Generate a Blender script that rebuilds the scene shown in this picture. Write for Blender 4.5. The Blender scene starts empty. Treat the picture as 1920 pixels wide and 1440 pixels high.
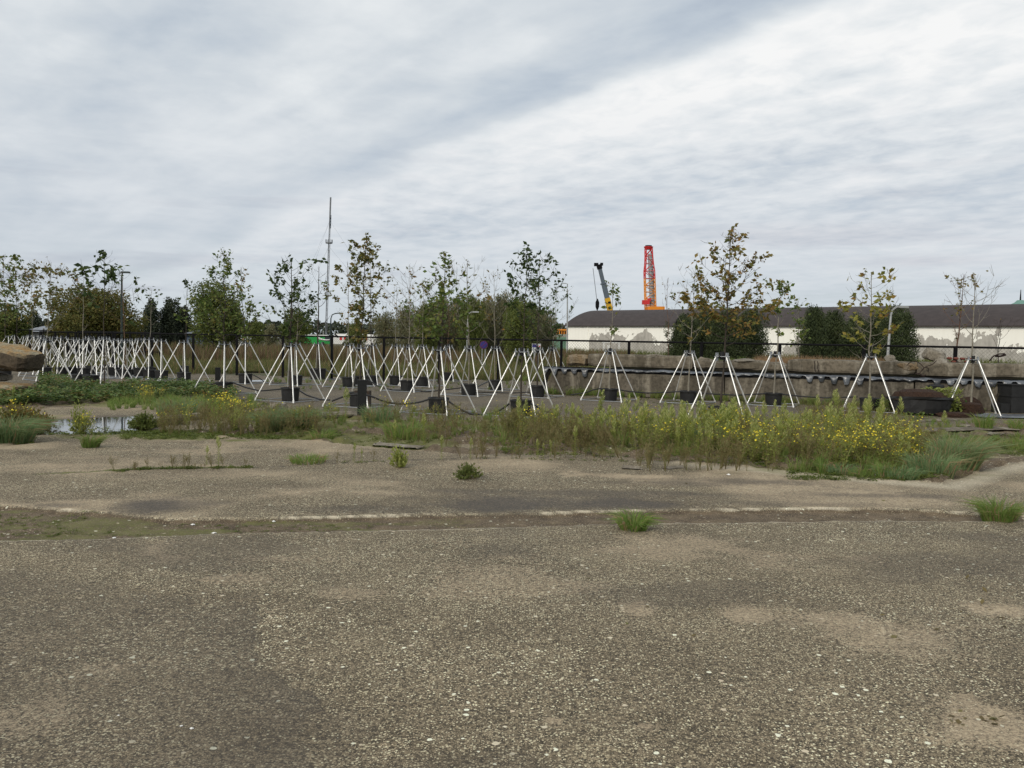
import bpy, math, random
import numpy as np
from mathutils import Vector, Matrix, Euler

scene = bpy.context.scene
COL = scene.collection
R = math.radians

# ------------------------------------------------------------------ camera
F = 1600.0                       # focal length in photo pixels (photo 1920x1440)
EYE = 1.6
PITCH = math.atan(78 / F)        # looking slightly down
ROLL = R(1.05)
CAM = Matrix.Rotation(math.pi / 2 - PITCH, 4, 'X') @ Matrix.Rotation(ROLL, 4, 'Z')
cd = bpy.data.cameras.new('camera')
cd.sensor_width = 36.0
cd.lens = 36.0 * F / 1920
cd.clip_start = 0.1
cd.clip_end = 3000
cam = bpy.data.objects.new('camera', cd)
COL.objects.link(cam)
cam.matrix_world = Matrix.Translation((0, 0, EYE)) @ CAM
scene.camera = cam

# ------------------------------------------------------------------ sky, sun, exposure
SUN_EL, SUN_AZ = R(34), R(212)   # azimuth clockwise from +Y: light comes from behind left
world = bpy.data.worlds.new('World')
scene.world = world
world.use_nodes = True
nt = world.node_tree
nt.nodes.clear()


class N:
    """tiny node helper"""
    def __init__(s, tree): s.t = tree

    def __call__(s, kind, _in=None, **kw):
        n = s.t.nodes.new(kind)
        for k, v in kw.items(): setattr(n, k, v)
        for k, v in (_in or {}).items():
            sock = n.inputs[k]
            if isinstance(v, bpy.types.NodeSocket): s.t.links.new(v, sock)
            else: sock.default_value = v
        return n

    def math(s, op, a, b=0.0, c=0.0, clamp=False):
        n = s('ShaderNodeMath', {0: a, 1: b, 2: c}, operation=op); n.use_clamp = clamp
        return n.outputs[0]

    def mix(s, f, a, b, blend='MIX'):
        n = s.t.nodes.new('ShaderNodeMix'); n.data_type = 'RGBA'; n.blend_type = blend
        n.clamp_factor = True
        for i, v in ((0, f), (6, a), (7, b)):
            if isinstance(v, bpy.types.NodeSocket): s.t.links.new(v, n.inputs[i])
            else: n.inputs[i].default_value = v if i == 0 else (tuple(v) + (1,))[:4]
        return n.outputs[2]

    def ramp(s, f, stops, interp='LINEAR'):
        n = s('ShaderNodeValToRGB', {0: f}); cr = n.color_ramp; cr.interpolation = interp
        while len(cr.elements) < len(stops): cr.elements.new(0.5)
        for e, (p, c) in zip(cr.elements, stops):
            e.position = p; e.color = (tuple(c) + (1,))[:4] if hasattr(c, '__len__') else (c, c, c, 1)
        return n.outputs[0]

    def noise(s, vec, scale, detail=4, rough=0.55, dist=0.0):
        return s('ShaderNodeTexNoise', {'Vector': vec, 'Scale': scale, 'Detail': detail,
                                        'Roughness': rough, 'Distortion': dist}).outputs[0]


n = N(nt)
geo = n('ShaderNodeTexCoord').outputs['Generated']      # ray direction in the world
sep = n('ShaderNodeSeparateXYZ', {0: geo})
z = n.math('MAXIMUM', sep.outputs[2], 0.012)
zz = n.math('ADD', z, 0.10)
P = n('ShaderNodeCombineXYZ', {0: n.math('DIVIDE', sep.outputs[0], zz), 1: n.math('DIVIDE', sep.outputs[1], zz), 2: 0.0}).outputs[0]
# cloud streets run from lower left to upper right: s across them, t along them
sp = n('ShaderNodeSeparateXYZ', {0: P})
s_ = n.math('ADD', n.math('MULTIPLY', sp.outputs[0], .768), n.math('MULTIPLY', sp.outputs[1], .641))
t_ = n.math('SUBTRACT', n.math('MULTIPLY', sp.outputs[0], .641), n.math('MULTIPLY', sp.outputs[1], .768))
Pst = n('ShaderNodeCombineXYZ', {0: s_, 1: n.math('MULTIPLY', t_, .26), 2: 0.0}).outputs[0]
Pri = n('ShaderNodeCombineXYZ', {0: n.math('MULTIPLY', s_, 1.0), 1: n.math('MULTIPLY', t_, .8), 2: 0.0}).outputs[0]
big = n.noise(Pst, 1.35, 4, .5, .3)
mid = n.noise(Pri, 2.7, 5, .55, .3)
fine = n.noise(Pri, 8.5, 4, .55, .25)
warp = n.math('MULTIPLY', n.math('SUBTRACT', n.noise(P, 2.2, 4), .5), .34)
sw = n.math('ADD', s_, warp)
g = lambda c, w: n.math('EXPONENT', n.math('MULTIPLY', n.math('POWER', n.math('DIVIDE', n.math('SUBTRACT', sw, c), w), 2.0), -1.0))
streak_dark = g(1.64, .14)
streak_lit = g(1.86, .075)
right = n.math('MULTIPLY', n.math('SUBTRACT', sw, 1.74), 4.0, clamp=True)    # beyond the streak: mottled cloud
val = n.math('ADD', n.math('MULTIPLY', big, .75), n.math('MULTIPLY', mid, .35))
val = n.math('ADD', val, n.math('MULTIPLY', n.math('MULTIPLY', n.math('SUBTRACT', fine, .5), n.math('ADD', .13, n.math('MULTIPLY', right, .42))), 1.0))
val = n.math('SUBTRACT', val, n.math('MULTIPLY', streak_dark, .075))
val = n.math('ADD', val, n.math('MULTIPLY', streak_lit, .10))
val = n.math('ADD', val, n.math('MULTIPLY', right, .075))
cloud = n.ramp(val, [(.30, (.45, .51, .60)), (.43, (.56, .625, .695)), (.54, (.67, .72, .765)), (.66, (.80, .835, .86)), (.82, (.95, .955, .955))])
# towards the horizon the cover thins into a paler, bluer veil with a few flat dark bars
elev = n.math('MULTIPLY', sep.outputs[2], 6.5, clamp=True)
veil = n.ramp(sep.outputs[2], [(0.0, (.60, .66, .70)), (.05, (.62, .68, .73)), (.13, (.62, .67, .735)), (.3, (.6, .65, .72))])
bars = n('ShaderNodeCombineXYZ', {0: n.math('MULTIPLY', sep.outputs[0], 5.0), 1: n.math('MULTIPLY', sep.outputs[1], 2.0), 2: n.math('MULTIPLY', sep.outputs[2], 55.0)}).outputs[0]
bar = n.ramp(n.noise(bars, 1.0, 3, .5), [(.56, (1, 1, 1)), (.72, (.80, .80, .84))])
veil = n.mix(1.0, veil, bar, 'MULTIPLY')
az = n.math('DIVIDE', sep.outputs[0], n.math('MAXIMUM', sep.outputs[1], .05))
lens = None      # three flat lens-shaped clouds low in the sky
wl_ = n.math('MULTIPLY', n.math('SUBTRACT', n.noise(bars, 2.2, 4, .6), .5), 1.3)
for a0, z0_, wa, wz in ((.475, .093, .080, .0060), (.455, .163, .055, .0055), (.33, .127, .20, .010)):
    d2 = n.math('ADD', n.math('POWER', n.math('DIVIDE', n.math('SUBTRACT', az, a0), wa), 2.0), n.math('POWER', n.math('DIVIDE', n.math('SUBTRACT', sep.outputs[2], z0_), wz), 2.0))
    e_ = n.math('EXPONENT', n.math('MULTIPLY', n.math('ADD', d2, wl_), -1.0))
    lens = e_ if lens is None else n.math('MAXIMUM', lens, e_)
veil = n.mix(n.math('MULTIPLY', lens, .62, clamp=True), veil, (.47, .485, .56))
cc = n.mix(n.ramp(sep.outputs[2], [(.03, .05), (.12, .45), (.28, 1.0)]), veil, cloud)
bg_cloud = n('ShaderNodeBackground', {0: cc, 1: 0.97})
sky = n('ShaderNodeTexSky', sky_type='NISHITA', sun_disc=False, sun_elevation=SUN_EL, sun_rotation=SUN_AZ,
        air_density=1.0, dust_density=1.5)
bg_sky = n('ShaderNodeBackground', {0: sky.outputs[0], 1: 0.09})
cover = n.ramp(val, [(.30, .80), (.48, .95), (.6, 1.0)])
mx = n('ShaderNodeMixShader', {0: cover, 1: bg_sky.outputs[0], 2: bg_cloud.outputs[0]})
out = n('ShaderNodeOutputWorld', {0: mx.outputs[0]})

sd = bpy.data.lights.new('sun', 'SUN')
sd.energy = 2.0; sd.angle = R(18); sd.color = (1.0, .93, .82)
so = bpy.data.objects.new('sun', sd); COL.objects.link(so)
dirv = Vector((math.sin(SUN_AZ) * math.cos(SUN_EL), math.cos(SUN_AZ) * math.cos(SUN_EL), math.sin(SUN_EL)))
so.rotation_euler = dirv.to_track_quat('Z', 'Y').to_euler(); so.location = dirv * 50

scene.view_settings.view_transform = 'Standard'
scene.view_settings.look = 'None'
scene.view_settings.exposure = 0.0
scene.view_settings.gamma = 1.0

# ------------------------------------------------------------------ helpers
M3 = np.array(CAM.to_3x3())
def ray(x, y):
    d = M3 @ np.array([(x - 960) / F, -(y - 720) / F, -1.0])
    return d
def at(x, y, Y):
    d = ray(x, y); k = Y / d[1]
    return np.array([d[0] * k, Y, EYE + d[2] * k])
def G(x, y, z=0.0):
    d = ray(x, y); k = (z - EYE) / d[2]
    return np.array([d[0] * k, d[1] * k, z])
def proj(p):
    q = M3.T @ (np.array(p) - np.array([0, 0, EYE]))
    return 960 + F * q[0] / -q[2], 720 - F * q[1] / -q[2]

def hsh(ix, iy, seed):
    h = (ix.astype(np.int64) * 374761393 + iy.astype(np.int64) * 668265263 + seed * 982451653) & 0x7fffffff
    h = ((h ^ (h >> 13)) * 1274126177) & 0x7fffffff
    return ((h ^ (h >> 16)) & 0xffff) / 65535.0
def vnoise(x, y, seed=0):
    x = np.asarray(x, float); y = np.asarray(y, float)
    ix = np.floor(x); iy = np.floor(y); fx = x - ix; fy = y - iy
    fx = fx * fx * (3 - 2 * fx); fy = fy * fy * (3 - 2 * fy)
    a = hsh(ix, iy, seed); b = hsh(ix + 1, iy, seed); c = hsh(ix, iy + 1, seed); d = hsh(ix + 1, iy + 1, seed)
    return (a * (1 - fx) + b * fx) * (1 - fy) + (c * (1 - fx) + d * fx) * fy
def fbm(x, y, seed=0, o=4):
    s = 0; a = .5; t = 0
    for i in range(o):
        s = s + a * vnoise(x * 2 ** i, y * 2 ** i, seed + i * 17); t += a; a *= .5
    return s / t
def sstep(a, b, x):
    t = np.clip((x - a) / (b - a), 0, 1); return t * t * (3 - 2 * t)

def rotz(a):
    c, s = math.cos(a), math.sin(a); return np.array([[c, -s, 0], [s, c, 0], [0, 0, 1.0]])

class Geo:
    def __init__(s): s.v = []; s.n = 0; s.q = []; s.t = []; s.qm = []; s.tm = []; s.attr = None
    def add(s, V, Fc, m=0):
        V = np.asarray(V, float).reshape(-1, 3); Fc = np.asarray(Fc, int)
        if len(Fc) == 0: return s
        if Fc.shape[1] == 4: s.q.append(Fc + s.n); s.qm.append(np.full(len(Fc), m))
        else: s.t.append(Fc + s.n); s.tm.append(np.full(len(Fc), m))
        s.v.append(V); s.n += len(V); return s
    def box(s, c, d, rz=0.0, m=0, rot=None):
        d = np.array(d) / 2
        V = np.array([[i, j, k] for i in (-1, 1) for j in (-1, 1) for k in (-1, 1)]) * d
        V = V @ (rot if rot is not None else rotz(rz)).T + np.array(c)
        return s.add(V, [[0, 1, 3, 2], [4, 6, 7, 5], [0, 4, 5, 1], [2, 3, 7, 6], [0, 2, 6, 4], [1, 5, 7, 3]], m)
    def tube(s, pts, rad, k=6, m=0, cap=True):
        pts = np.asarray(pts, float); L = len(pts)
        rad = np.broadcast_to(rad, (L,))
        tan = np.gradient(pts, axis=0); tan /= np.linalg.norm(tan, axis=1)[:, None] + 1e-9
        up = np.array([0, 0, 1.0]) if abs(tan[0][2]) < .9 else np.array([1.0, 0, 0])
        a = np.cross(tan, up); a /= np.linalg.norm(a, axis=1)[:, None] + 1e-9
        b = np.cross(tan, a)
        th = np.arange(k) * 2 * np.pi / k
        V = pts[:, None] + rad[:, None, None] * (np.cos(th)[None, :, None] * a[:, None] + np.sin(th)[None, :, None] * b[:, None])
        Fc = []
        for i in range(L - 1):
            for j in range(k):
                j2 = (j + 1) % k
                Fc.append([i * k + j, i * k + j2, (i + 1) * k + j2, (i + 1) * k + j])
        s.add(V.reshape(-1, 3), Fc, m)
        if cap:
            for e in (0, L - 1):
                c = np.vstack([V[e], pts[e]]); s.add(c, [[j, (j + 1) % k, k] for j in range(k)], m)
        return s
    def lathe(s, prof, k=20, m=0, c=(0, 0, 0), wob=None):
        prof = np.asarray(prof, float); th = np.arange(k) * 2 * np.pi / k; L = len(prof)
        w = np.ones((L, k)) if wob is None else wob
        V = np.stack([prof[:, 0:1] * np.cos(th) * w, prof[:, 0:1] * np.sin(th) * w, np.repeat(prof[:, 1:2], k, 1)], -1) + np.array(c)
        Fc = [[i * k + j, i * k + (j + 1) % k, (i + 1) * k + (j + 1) % k, (i + 1) * k + j] for i in range(L - 1) for j in range(k)]
        return s.add(V.reshape(-1, 3), Fc, m)
    def build(s, name, mats, parent=None, smooth=False, attrs=None):
        me = make_mesh(name, s, mats, smooth, attrs)
        return link(name, me, parent)

def make_mesh(name, s, mats, smooth=False, attrs=None):
    me = bpy.data.meshes.new(name)
    V = np.concatenate(s.v); nq = sum(len(a) for a in s.q); ntr = sum(len(a) for a in s.t)
    loops = np.concatenate([np.concatenate(s.q).ravel() if nq else np.zeros(0, int), np.concatenate(s.t).ravel() if ntr else np.zeros(0, int)])
    starts = np.concatenate([np.arange(nq) * 4, nq * 4 + np.arange(ntr) * 3])
    mi = np.concatenate([np.concatenate(s.qm) if nq else np.zeros(0, int), np.concatenate(s.tm) if ntr else np.zeros(0, int)])
    me.vertices.add(len(V)); me.vertices.foreach_set('co', V.astype(np.float32).ravel())
    me.loops.add(len(loops)); me.loops.foreach_set('vertex_index', loops.astype(np.int32))
    me.polygons.add(nq + ntr); me.polygons.foreach_set('loop_start', starts.astype(np.int32))
    for m_ in (mats if isinstance(mats, (list, tuple)) else [mats]): me.materials.append(m_)
    me.polygons.foreach_set('material_index', mi.astype(np.int32))
    me.polygons.foreach_set('use_smooth', np.full(nq + ntr, bool(smooth)))
    me.update(calc_edges=True); me.validate()
    for k, a in (attrs or {}).items():
        at_ = me.attributes.new(k, 'FLOAT', 'POINT'); at_.data.foreach_set('value', np.asarray(a, np.float32))
    return me

def link(name, me, parent=None):
    o = bpy.data.objects.new(name, me); COL.objects.link(o)
    if parent is not None: o.parent = parent
    return o
def tag(o, label=None, cat=None, group=None, kind=None):
    if label: o['label'] = label
    if cat: o['category'] = cat
    if group: o['group'] = group
    if kind: o['kind'] = kind
    return o
def empty(name, loc, rz=0, label=None, cat=None, group=None):
    o = bpy.data.objects.new(name, None); COL.objects.link(o)
    o.location = loc; o.rotation_euler = (0, 0, rz); o.empty_display_size = .2
    return tag(o, label, cat, group)
def copy_tree(o, parent=None):
    c = o.copy(); COL.objects.link(c)
    if parent is not None: c.parent = parent
    for ch in o.children: copy_tree(ch, c)
    return c

# ------------------------------------------------------------------ materials
def newmat(name):
    m = bpy.data.materials.new(name); m.use_nodes = True; m.node_tree.nodes.clear()
    return m, N(m.node_tree)
def finish(m, n, color, rough=.8, bump=None, metal=0.0, spec=.35, transl=0.0, bs=.4, bd=.01):
    b = n('ShaderNodeBsdfPrincipled', {'Base Color': color if isinstance(color, bpy.types.NodeSocket) else (tuple(color) + (1,))[:4],
                                       'Roughness': rough, 'Metallic': metal, 'Specular IOR Level': spec})
    if bump is not None:
        bn = n('ShaderNodeBump', {'Height': bump, 'Strength': bs, 'Distance': bd}); n.t.links.new(bn.outputs[0], b.inputs['Normal'])
    sh = b.outputs[0]
    if transl > 0:
        tr = n('ShaderNodeBsdfTranslucent', {0: color if isinstance(color, bpy.types.NodeSocket) else (tuple(color) + (1,))[:4]})
        sh = n('ShaderNodeMixShader', {0: transl, 1: sh, 2: tr.outputs[0]}).outputs[0]
    n('ShaderNodeOutputMaterial', {0: sh})
    return m
def simple(name, c, rough=.8, metal=0., var=.25, scale=8., spec=.35, bs=.15, bd=.004, c2=None):
    """a colour with wear: two noise scales move it between c and a darker, or c2"""
    m, n = newmat(name); co = n('ShaderNodeTexCoord').outputs['Object']
    f = n.noise(co, scale, 5, .6); f2 = n.noise(co, scale * 7, 3, .6)
    f = n.math('ADD', n.math('MULTIPLY', f, .7), n.math('MULTIPLY', f2, .3))
    d = c2 or tuple(v * (1 - var) for v in c)
    col = n.mix(n.ramp(f, [(.38, 0), (.62, 1)]), d, c)
    return finish(m, n, col, rough, f2, metal, spec, bs=bs, bd=bd)
def foliage_mat(name, stops, rough=.6, transl=.38, obj_var=True):
    m, n = newmat(name)
    g = n('ShaderNodeNewGeometry'); r = g.outputs['Random Per Island']
    pos = g.outputs['Position']
    k = n.noise(pos, 1.1, 2, .5)
    f = n.math('ADD', n.math('MULTIPLY', r, .75), n.math('MULTIPLY', n.math('SUBTRACT', k, .38), .9), clamp=True)
    st = [(i / max(1, len(stops) - 1) * .9 + .03, c) for i, c in enumerate(stops)]
    col = n.ramp(f, st)
    return finish(m, n, col, rough, None, 0, .25, transl)
def bark_mat(name, a, b):
    return simple(name, a, .9, c2=b, scale=14, bs=.4)

MT = {}
MT['alu'] = simple('brushed_aluminium', (.84, .83, .79), .36, .5, var=.28, scale=5, spec=.5, bs=.03)
MT['galv'] = simple('galvanised_steel', (.36, .38, .40), .45, .7, var=.25, scale=10, bs=.05)
MT['blackpot'] = simple('black_pot_plastic', (.022, .022, .022), .55, var=.4, scale=6, bs=.5, bd=.015)
MT['blackpaint'] = simple('black_coated_steel', (.007, .007, .008), .8, var=.3, scale=4, bs=.05, spec=.15)
MT['rubber'] = simple('black_rubber_hose', (.016, .016, .017), .5, var=.2, bs=.05)
MT['postblack'] = simple('black_recycled_plastic', (.013, .014, .014), .8, var=.4, scale=12, bs=.4, bd=.006)
MT['soil'] = simple('potting_soil', (.045, .028, .018), .95, var=.5, scale=25, bs=.8, bd=.02)
MT['rootsoil'] = simple('fibrous_root_soil', (.075, .038, .022), .95, var=.6, scale=30, bs=1, bd=.03)
MT['bark_pale'] = bark_mat('pale_grey_bark', (.27, .25, .20), (.15, .13, .10))
MT['bark_dark'] = bark_mat('dark_brown_bark', (.065, .052, .040), (.035, .028, .022))
MT['bark_red'] = bark_mat('reddish_bark', (.17, .095, .06), (.09, .055, .04))
MT['leaf_green'] = foliage_mat('fresh_green_leaves', [(0.067, 0.106, 0.025), (0.112, 0.168, 0.039), (0.179, 0.213, 0.056), (0.168, 0.134, 0.034)])
MT['leaf_dark'] = foliage_mat('dark_green_leaves', [(0.029, 0.050, 0.016), (0.057, 0.089, 0.025), (0.097, 0.130, 0.034)])
MT['leaf_olive'] = foliage_mat('olive_turning_leaves', [(0.067, 0.078, 0.025), (0.129, 0.140, 0.039), (0.190, 0.162, 0.045), (0.224, 0.123, 0.039)])
MT['leaf_yellow'] = foliage_mat('yellow_green_leaves', [(0.123, 0.146, 0.028), (0.235, 0.235, 0.045), (0.314, 0.269, 0.056), (0.246, 0.134, 0.034)])
MT['leaf_brown'] = foliage_mat('bronze_autumn_leaves', [(.10, .115, .030), (.17, .165, .042), (.25, .185, .05), (.26, .15, .045), (.12, .14, .036)])
MT['fo_oak'] = foliage_mat('olive_oak_foliage', [(.070, .082, .022), (.115, .122, .032), (.155, .145, .038), (.165, .115, .032)])
MT['fo_pine'] = foliage_mat('blackish_pine_foliage', [(0.029, 0.040, 0.025), (0.048, 0.061, 0.036), (0.067, 0.078, 0.042)], transl=.1)
MT['fo_willow'] = foliage_mat('grey_green_willow_foliage', [(0.122, 0.136, 0.073), (0.186, 0.200, 0.106), (0.232, 0.216, 0.112), (0.206, 0.164, 0.087)])
MT['fo_bush'] = foliage_mat('dark_juniper_foliage', [(0.027, 0.040, 0.016), (0.050, 0.069, 0.025), (0.078, 0.095, 0.035)], transl=.1)
MT['fo_green'] = foliage_mat('mid_green_foliage', [(0.080, 0.105, 0.028), (0.130, 0.161, 0.041), (0.191, 0.204, 0.050)])
MT['grass'] = foliage_mat('fresh_grass', [(0.102, 0.166, 0.034), (0.156, 0.243, 0.049), (0.215, 0.303, 0.075), (0.257, 0.249, 0.094)])
MT['grass_blue'] = foliage_mat('bluish_coarse_grass', [(0.105, 0.172, 0.072), (0.161, 0.248, 0.104), (0.223, 0.304, 0.131), (0.261, 0.262, 0.131)])
MT['meadow'] = foliage_mat('meadow_grass', [(.080, .105, .030), (.120, .145, .042), (.17, .17, .06), (.19, .15, .07)])
MT['dock'] = foliage_mat('red_brown_dock', [(.14, .088, .050), (.19, .12, .068), (.20, .155, .085), (.12, .12, .045)])
MT['straw'] = foliage_mat('straw_coloured_grass', [(0.304, 0.221, 0.124), (0.414, 0.290, 0.166), (0.373, 0.207, 0.124), (0.207, 0.179, 0.069)])
MT['ivy'] = foliage_mat('bramble_leaves', [(0.048, 0.086, 0.025), (0.097, 0.155, 0.044), (0.166, 0.228, 0.069), (0.193, 0.110, 0.041)])
MT['weed_green'] = foliage_mat('green_weed_leaves', [(0.172, 0.207, 0.046), (0.268, 0.310, 0.071), (0.373, 0.386, 0.114)])
MT['weed_pale'] = foliage_mat('pale_seed_heads', [(0.321, 0.373, 0.120), (0.427, 0.460, 0.171), (0.475, 0.422, 0.180)])
MT['weed_brown'] = foliage_mat('brown_weed_stems', [(.13, .105, .048), (.19, .145, .062), (.22, .195, .085), (.15, .165, .050)])
MT['moss'] = foliage_mat('moss_cushions', [(0.062, 0.086, 0.017), (0.117, 0.152, 0.028), (0.166, 0.193, 0.041)])
MT['yellow'] = simple('yellow_petals', (.72, .58, .03), .6, var=.15)
MT['wood'] = simple('weathered_wood', (.30, .27, .22), .85, var=.4, scale=12, bs=.4)
# ------------------------------------------------------------------ ground materials
def asphalt_mat(name, back=False):
    m, n = newmat(name)
    co = n('ShaderNodeTexCoord').outputs['Object']
    A = lambda k: n('ShaderNodeAttribute', attribute_name=k).outputs['Fac']
    n1 = n.noise(co, .9, 5, .6); n2 = n.noise(co, 5.5, 5, .62); n3 = n.noise(co, 38, 4, .65)
    base = n.ramp(n1, [(.32, (0.165, 0.132, 0.083)), (.5, (0.214, 0.171, 0.108)), (.70, (0.301, 0.241, 0.153))])
    base = n.mix(n.ramp(n2, [(.40, 0), (.72, .55)]), base, (0.378, 0.301, 0.196))
    base = n.mix(n.ramp(n3, [(.42, .75), (.56, 0)]), base, (0.045, 0.037, 0.026))
    n4 = n.noise(co, 105, 3, .6)
    base = n.mix(n.ramp(n4, [(.40, .8), (.52, 0)]), base, (.030, .026, .020))  # dark pits: shade between the grit, painted into the base colour
    # exposed aggregate: two sizes of pebble, each its own tone
    def pebbles(scale, thr, c_lo, c_hi, cover, jit):
        vn = n('ShaderNodeTexVoronoi', {'Vector': jit, 'Scale': scale, 'Randomness': 1.0})
        sepc = n('ShaderNodeSeparateColor', {0: vn.outputs['Color']})
        r, g2, b2 = sepc.outputs
        inside = n.math('LESS_THAN', vn.outputs['Distance'], n.math('MULTIPLY_ADD', g2, .26, .20))
        pick = n.math('GREATER_THAN', r, n.math('SUBTRACT', thr, n.math('MULTIPLY', n.math('SUBTRACT', n1, .5), cover)))
        col = n.mix(b2, c_lo, c_hi)
        return n.math('MULTIPLY', inside, pick), col, vn.outputs['Distance']
    wj = n('ShaderNodeVectorMath', {0: co, 1: n('ShaderNodeTexNoise', {'Vector': co, 'Scale': 60.0, 'Detail': 2.0}).outputs['Color']}, operation='MULTIPLY_ADD')
    wj.inputs[1].default_value = (1, 1, 1)
    wv = n('ShaderNodeVectorMath', {0: n('ShaderNodeTexNoise', {'Vector': co, 'Scale': 90.0, 'Detail': 2.0}).outputs['Color'], 1: (.009, .009, .009)}, operation='MULTIPLY').outputs[0]
    jit = n('ShaderNodeVectorMath', {0: co, 1: wv}, operation='ADD').outputs[0]
    m1, c1, d1 = pebbles(72, .36, (0.387, 0.314, 0.196), (0.900, 0.843, 0.583), 1.1, jit)
    m2, c2, d2 = pebbles(125, .34, (0.334, 0.264, 0.168), (0.808, 0.678, 0.451), .9, jit)
    m3, c3, d3 = pebbles(30, .965, (0.597, 0.495, 0.350), (0.900, 0.900, 0.699), .05, jit)
    sand = A('sand'); dark = A('dark'); soil = A('soil'); moss = A('moss'); pale = A('pale')
    vis = n.math('SUBTRACT', 1.0, n.math('MULTIPLY', n.math('MAXIMUM', sand, soil), .45), clamp=True)
    vis = n.math('MULTIPLY', vis, n.math('SUBTRACT', 1.0, n.math('MULTIPLY', dark, .6)))
    base = n.mix(n.math('MULTIPLY', m2, n.math('MULTIPLY', vis, .8)), base, c2)
    base = n.mix(n.math('MULTIPLY', m1, vis), base, c1)
    sandc = n.mix(n2, (0.422, 0.330, 0.218), (0.632, 0.504, 0.342))
    br = n.math('ADD', n.math('ADD', sand, n.math('MULTIPLY', n.math('SUBTRACT', n3, .5), 1.1)), n.math('MULTIPLY', n.math('SUBTRACT', n4, .5), 1.0))
    base = n.mix(n.math('MULTIPLY', n.ramp(br, [(.30, 0), (1.1, 1)]), .85), base, sandc)
    base = n.mix(n.math('MULTIPLY', pale, n.ramp(n3, [(.3, .4), (.6, .9)])), base, (0.702, 0.619, 0.465))
    soilc = n.mix(n.ramp(n2, [(.35, 0), (.75, 1)]), (0.105, 0.076, 0.049), (0.237, 0.178, 0.113))
    soilc = n.mix(.22, soilc, (.02, .018, .012))
    soilc = n.mix(n.math('MULTIPLY', m1, .55), soilc, (0.491, 0.397, 0.263))
    base = n.mix(n.ramp(n.math('ADD', soil, n.math('MULTIPLY', n.math('SUBTRACT', n3, .5), .5)), [(.35, 0), (.6, 1)]), base, soilc)
    mo = n.math('ADD', moss, n.math('MULTIPLY', n.math('SUBTRACT', n3, .5), 1.1))
    base = n.mix(n.math('MULTIPLY', n.ramp(mo, [(.40, 0), (.80, 1)]), .85), base, n.mix(n2, (0.097, 0.103, 0.025), (0.166, 0.190, 0.041)))
    base = n.mix(n.math('MULTIPLY', m3, n.math('MULTIPLY', vis, 1.0)), base, c3)
    base = n.mix(n.math('MULTIPLY', n.math('MULTIPLY', dark, n.ramp(n.math('ADD', n.math('MULTIPLY', n3, .5), n.math('MULTIPLY', n4, .5)), [(.44, 1.0), (.66, .55)])), .95), base, n.mix(.5, (0.02, .018, .016), base) if False else (0.062, 0.050, 0.038))
    h = n.math('ADD', n.math('MULTIPLY', m1, .5), n.math('ADD', n.math('MULTIPLY', m2, .3), n.math('ADD', n.math('MULTIPLY', n3, .8), n.math('MULTIPLY', n4, .5))))
    rg = n.math('SUBTRACT', .88, n.math('MULTIPLY', dark, .25))
    return finish(m, n, base, rg, h, 0, .25, bs=.9, bd=.009)

MT['asphalt'] = asphalt_mat('worn_exposed_aggregate_asphalt')

def ground_mat():
    m, n = newmat('field_soil_and_turf'); co = n('ShaderNodeTexCoord').outputs['Object']
    a = n.noise(co, .12, 5, .6); b = n.noise(co, 1.6, 5, .65)
    c = n.mix(n.ramp(a, [(.4, 0), (.6, 1)]), (.075, .080, .032), (.105, .090, .045))
    c = n.mix(n.ramp(b, [(.42, 0), (.62, .8)]), c, (.070, .052, .034))
    return finish(m, n, c, .95, b, bs=.6, bd=.05)
MT['field'] = ground_mat()

# ---- base terrain sheet to the horizon
g = Geo()
ys = np.concatenate([np.linspace(-30, 30, 13), np.linspace(35, 120, 35), np.array([140, 170, 220, 300, 450, 700, 1100, 1800])])
xs = np.concatenate([-np.array([1800, 1000, 500, 250, 150]), np.linspace(-100, 100, 81), np.array([150, 250, 500, 1000, 1800])])
XX, YY = np.meshgrid(xs, ys)
nz = (fbm(XX * .15, YY * .15, 3) - .5) * .10
# a low bank of fill behind the concrete wall, on the right
def wall_y(x): return 27.0 - (x - 1.35) * .365      # front line of the block wall
bank = sstep(1.0, 3.0, XX) * sstep(0.9, 1.6, YY - wall_y(XX)) * (1 - sstep(6.5, 11, YY - wall_y(XX))) 
ZZ = -.07 + nz * sstep(30, 36, YY)
idx = np.arange(XX.size).reshape(XX.shape)
q = np.stack([idx[:-1, :-1], idx[:-1, 1:], idx[1:, 1:], idx[1:, :-1]], -1).reshape(-1, 4)
g.add(np.stack([XX, YY, ZZ], -1).reshape(-1, 3), q)
tag(g.build('ground', MT['field'], smooth=True), kind='structure')

# ---- bank of fill behind the wall
def bank_z(x, y):
    d = y - wall_y(x)
    n_ = (fbm(np.asarray(x) * .8, np.asarray(y) * .8, 9) - .5) * .16
    return -.1 + (1.12 + n_) * sstep(.35, .75, d) * (1 - sstep(4.0, 10.0, d)) * sstep(2.2, 3.6, x)
g = Geo()
bx_, dd = np.meshgrid(np.linspace(1.8, 34, 130), np.linspace(.55, 10.5, 36))
by_ = wall_y(bx_) + dd
idx = np.arange(bx_.size).reshape(bx_.shape)
q = np.stack([idx[:-1, :-1], idx[:-1, 1:], idx[1:, 1:], idx[1:, :-1]], -1).reshape(-1, 4)
g.add(np.stack([bx_, by_, bank_z(bx_, by_)], -1).reshape(-1, 3), q)
tag(g.build('earth_bank', MT['field'], smooth=True), kind='structure')

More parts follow.
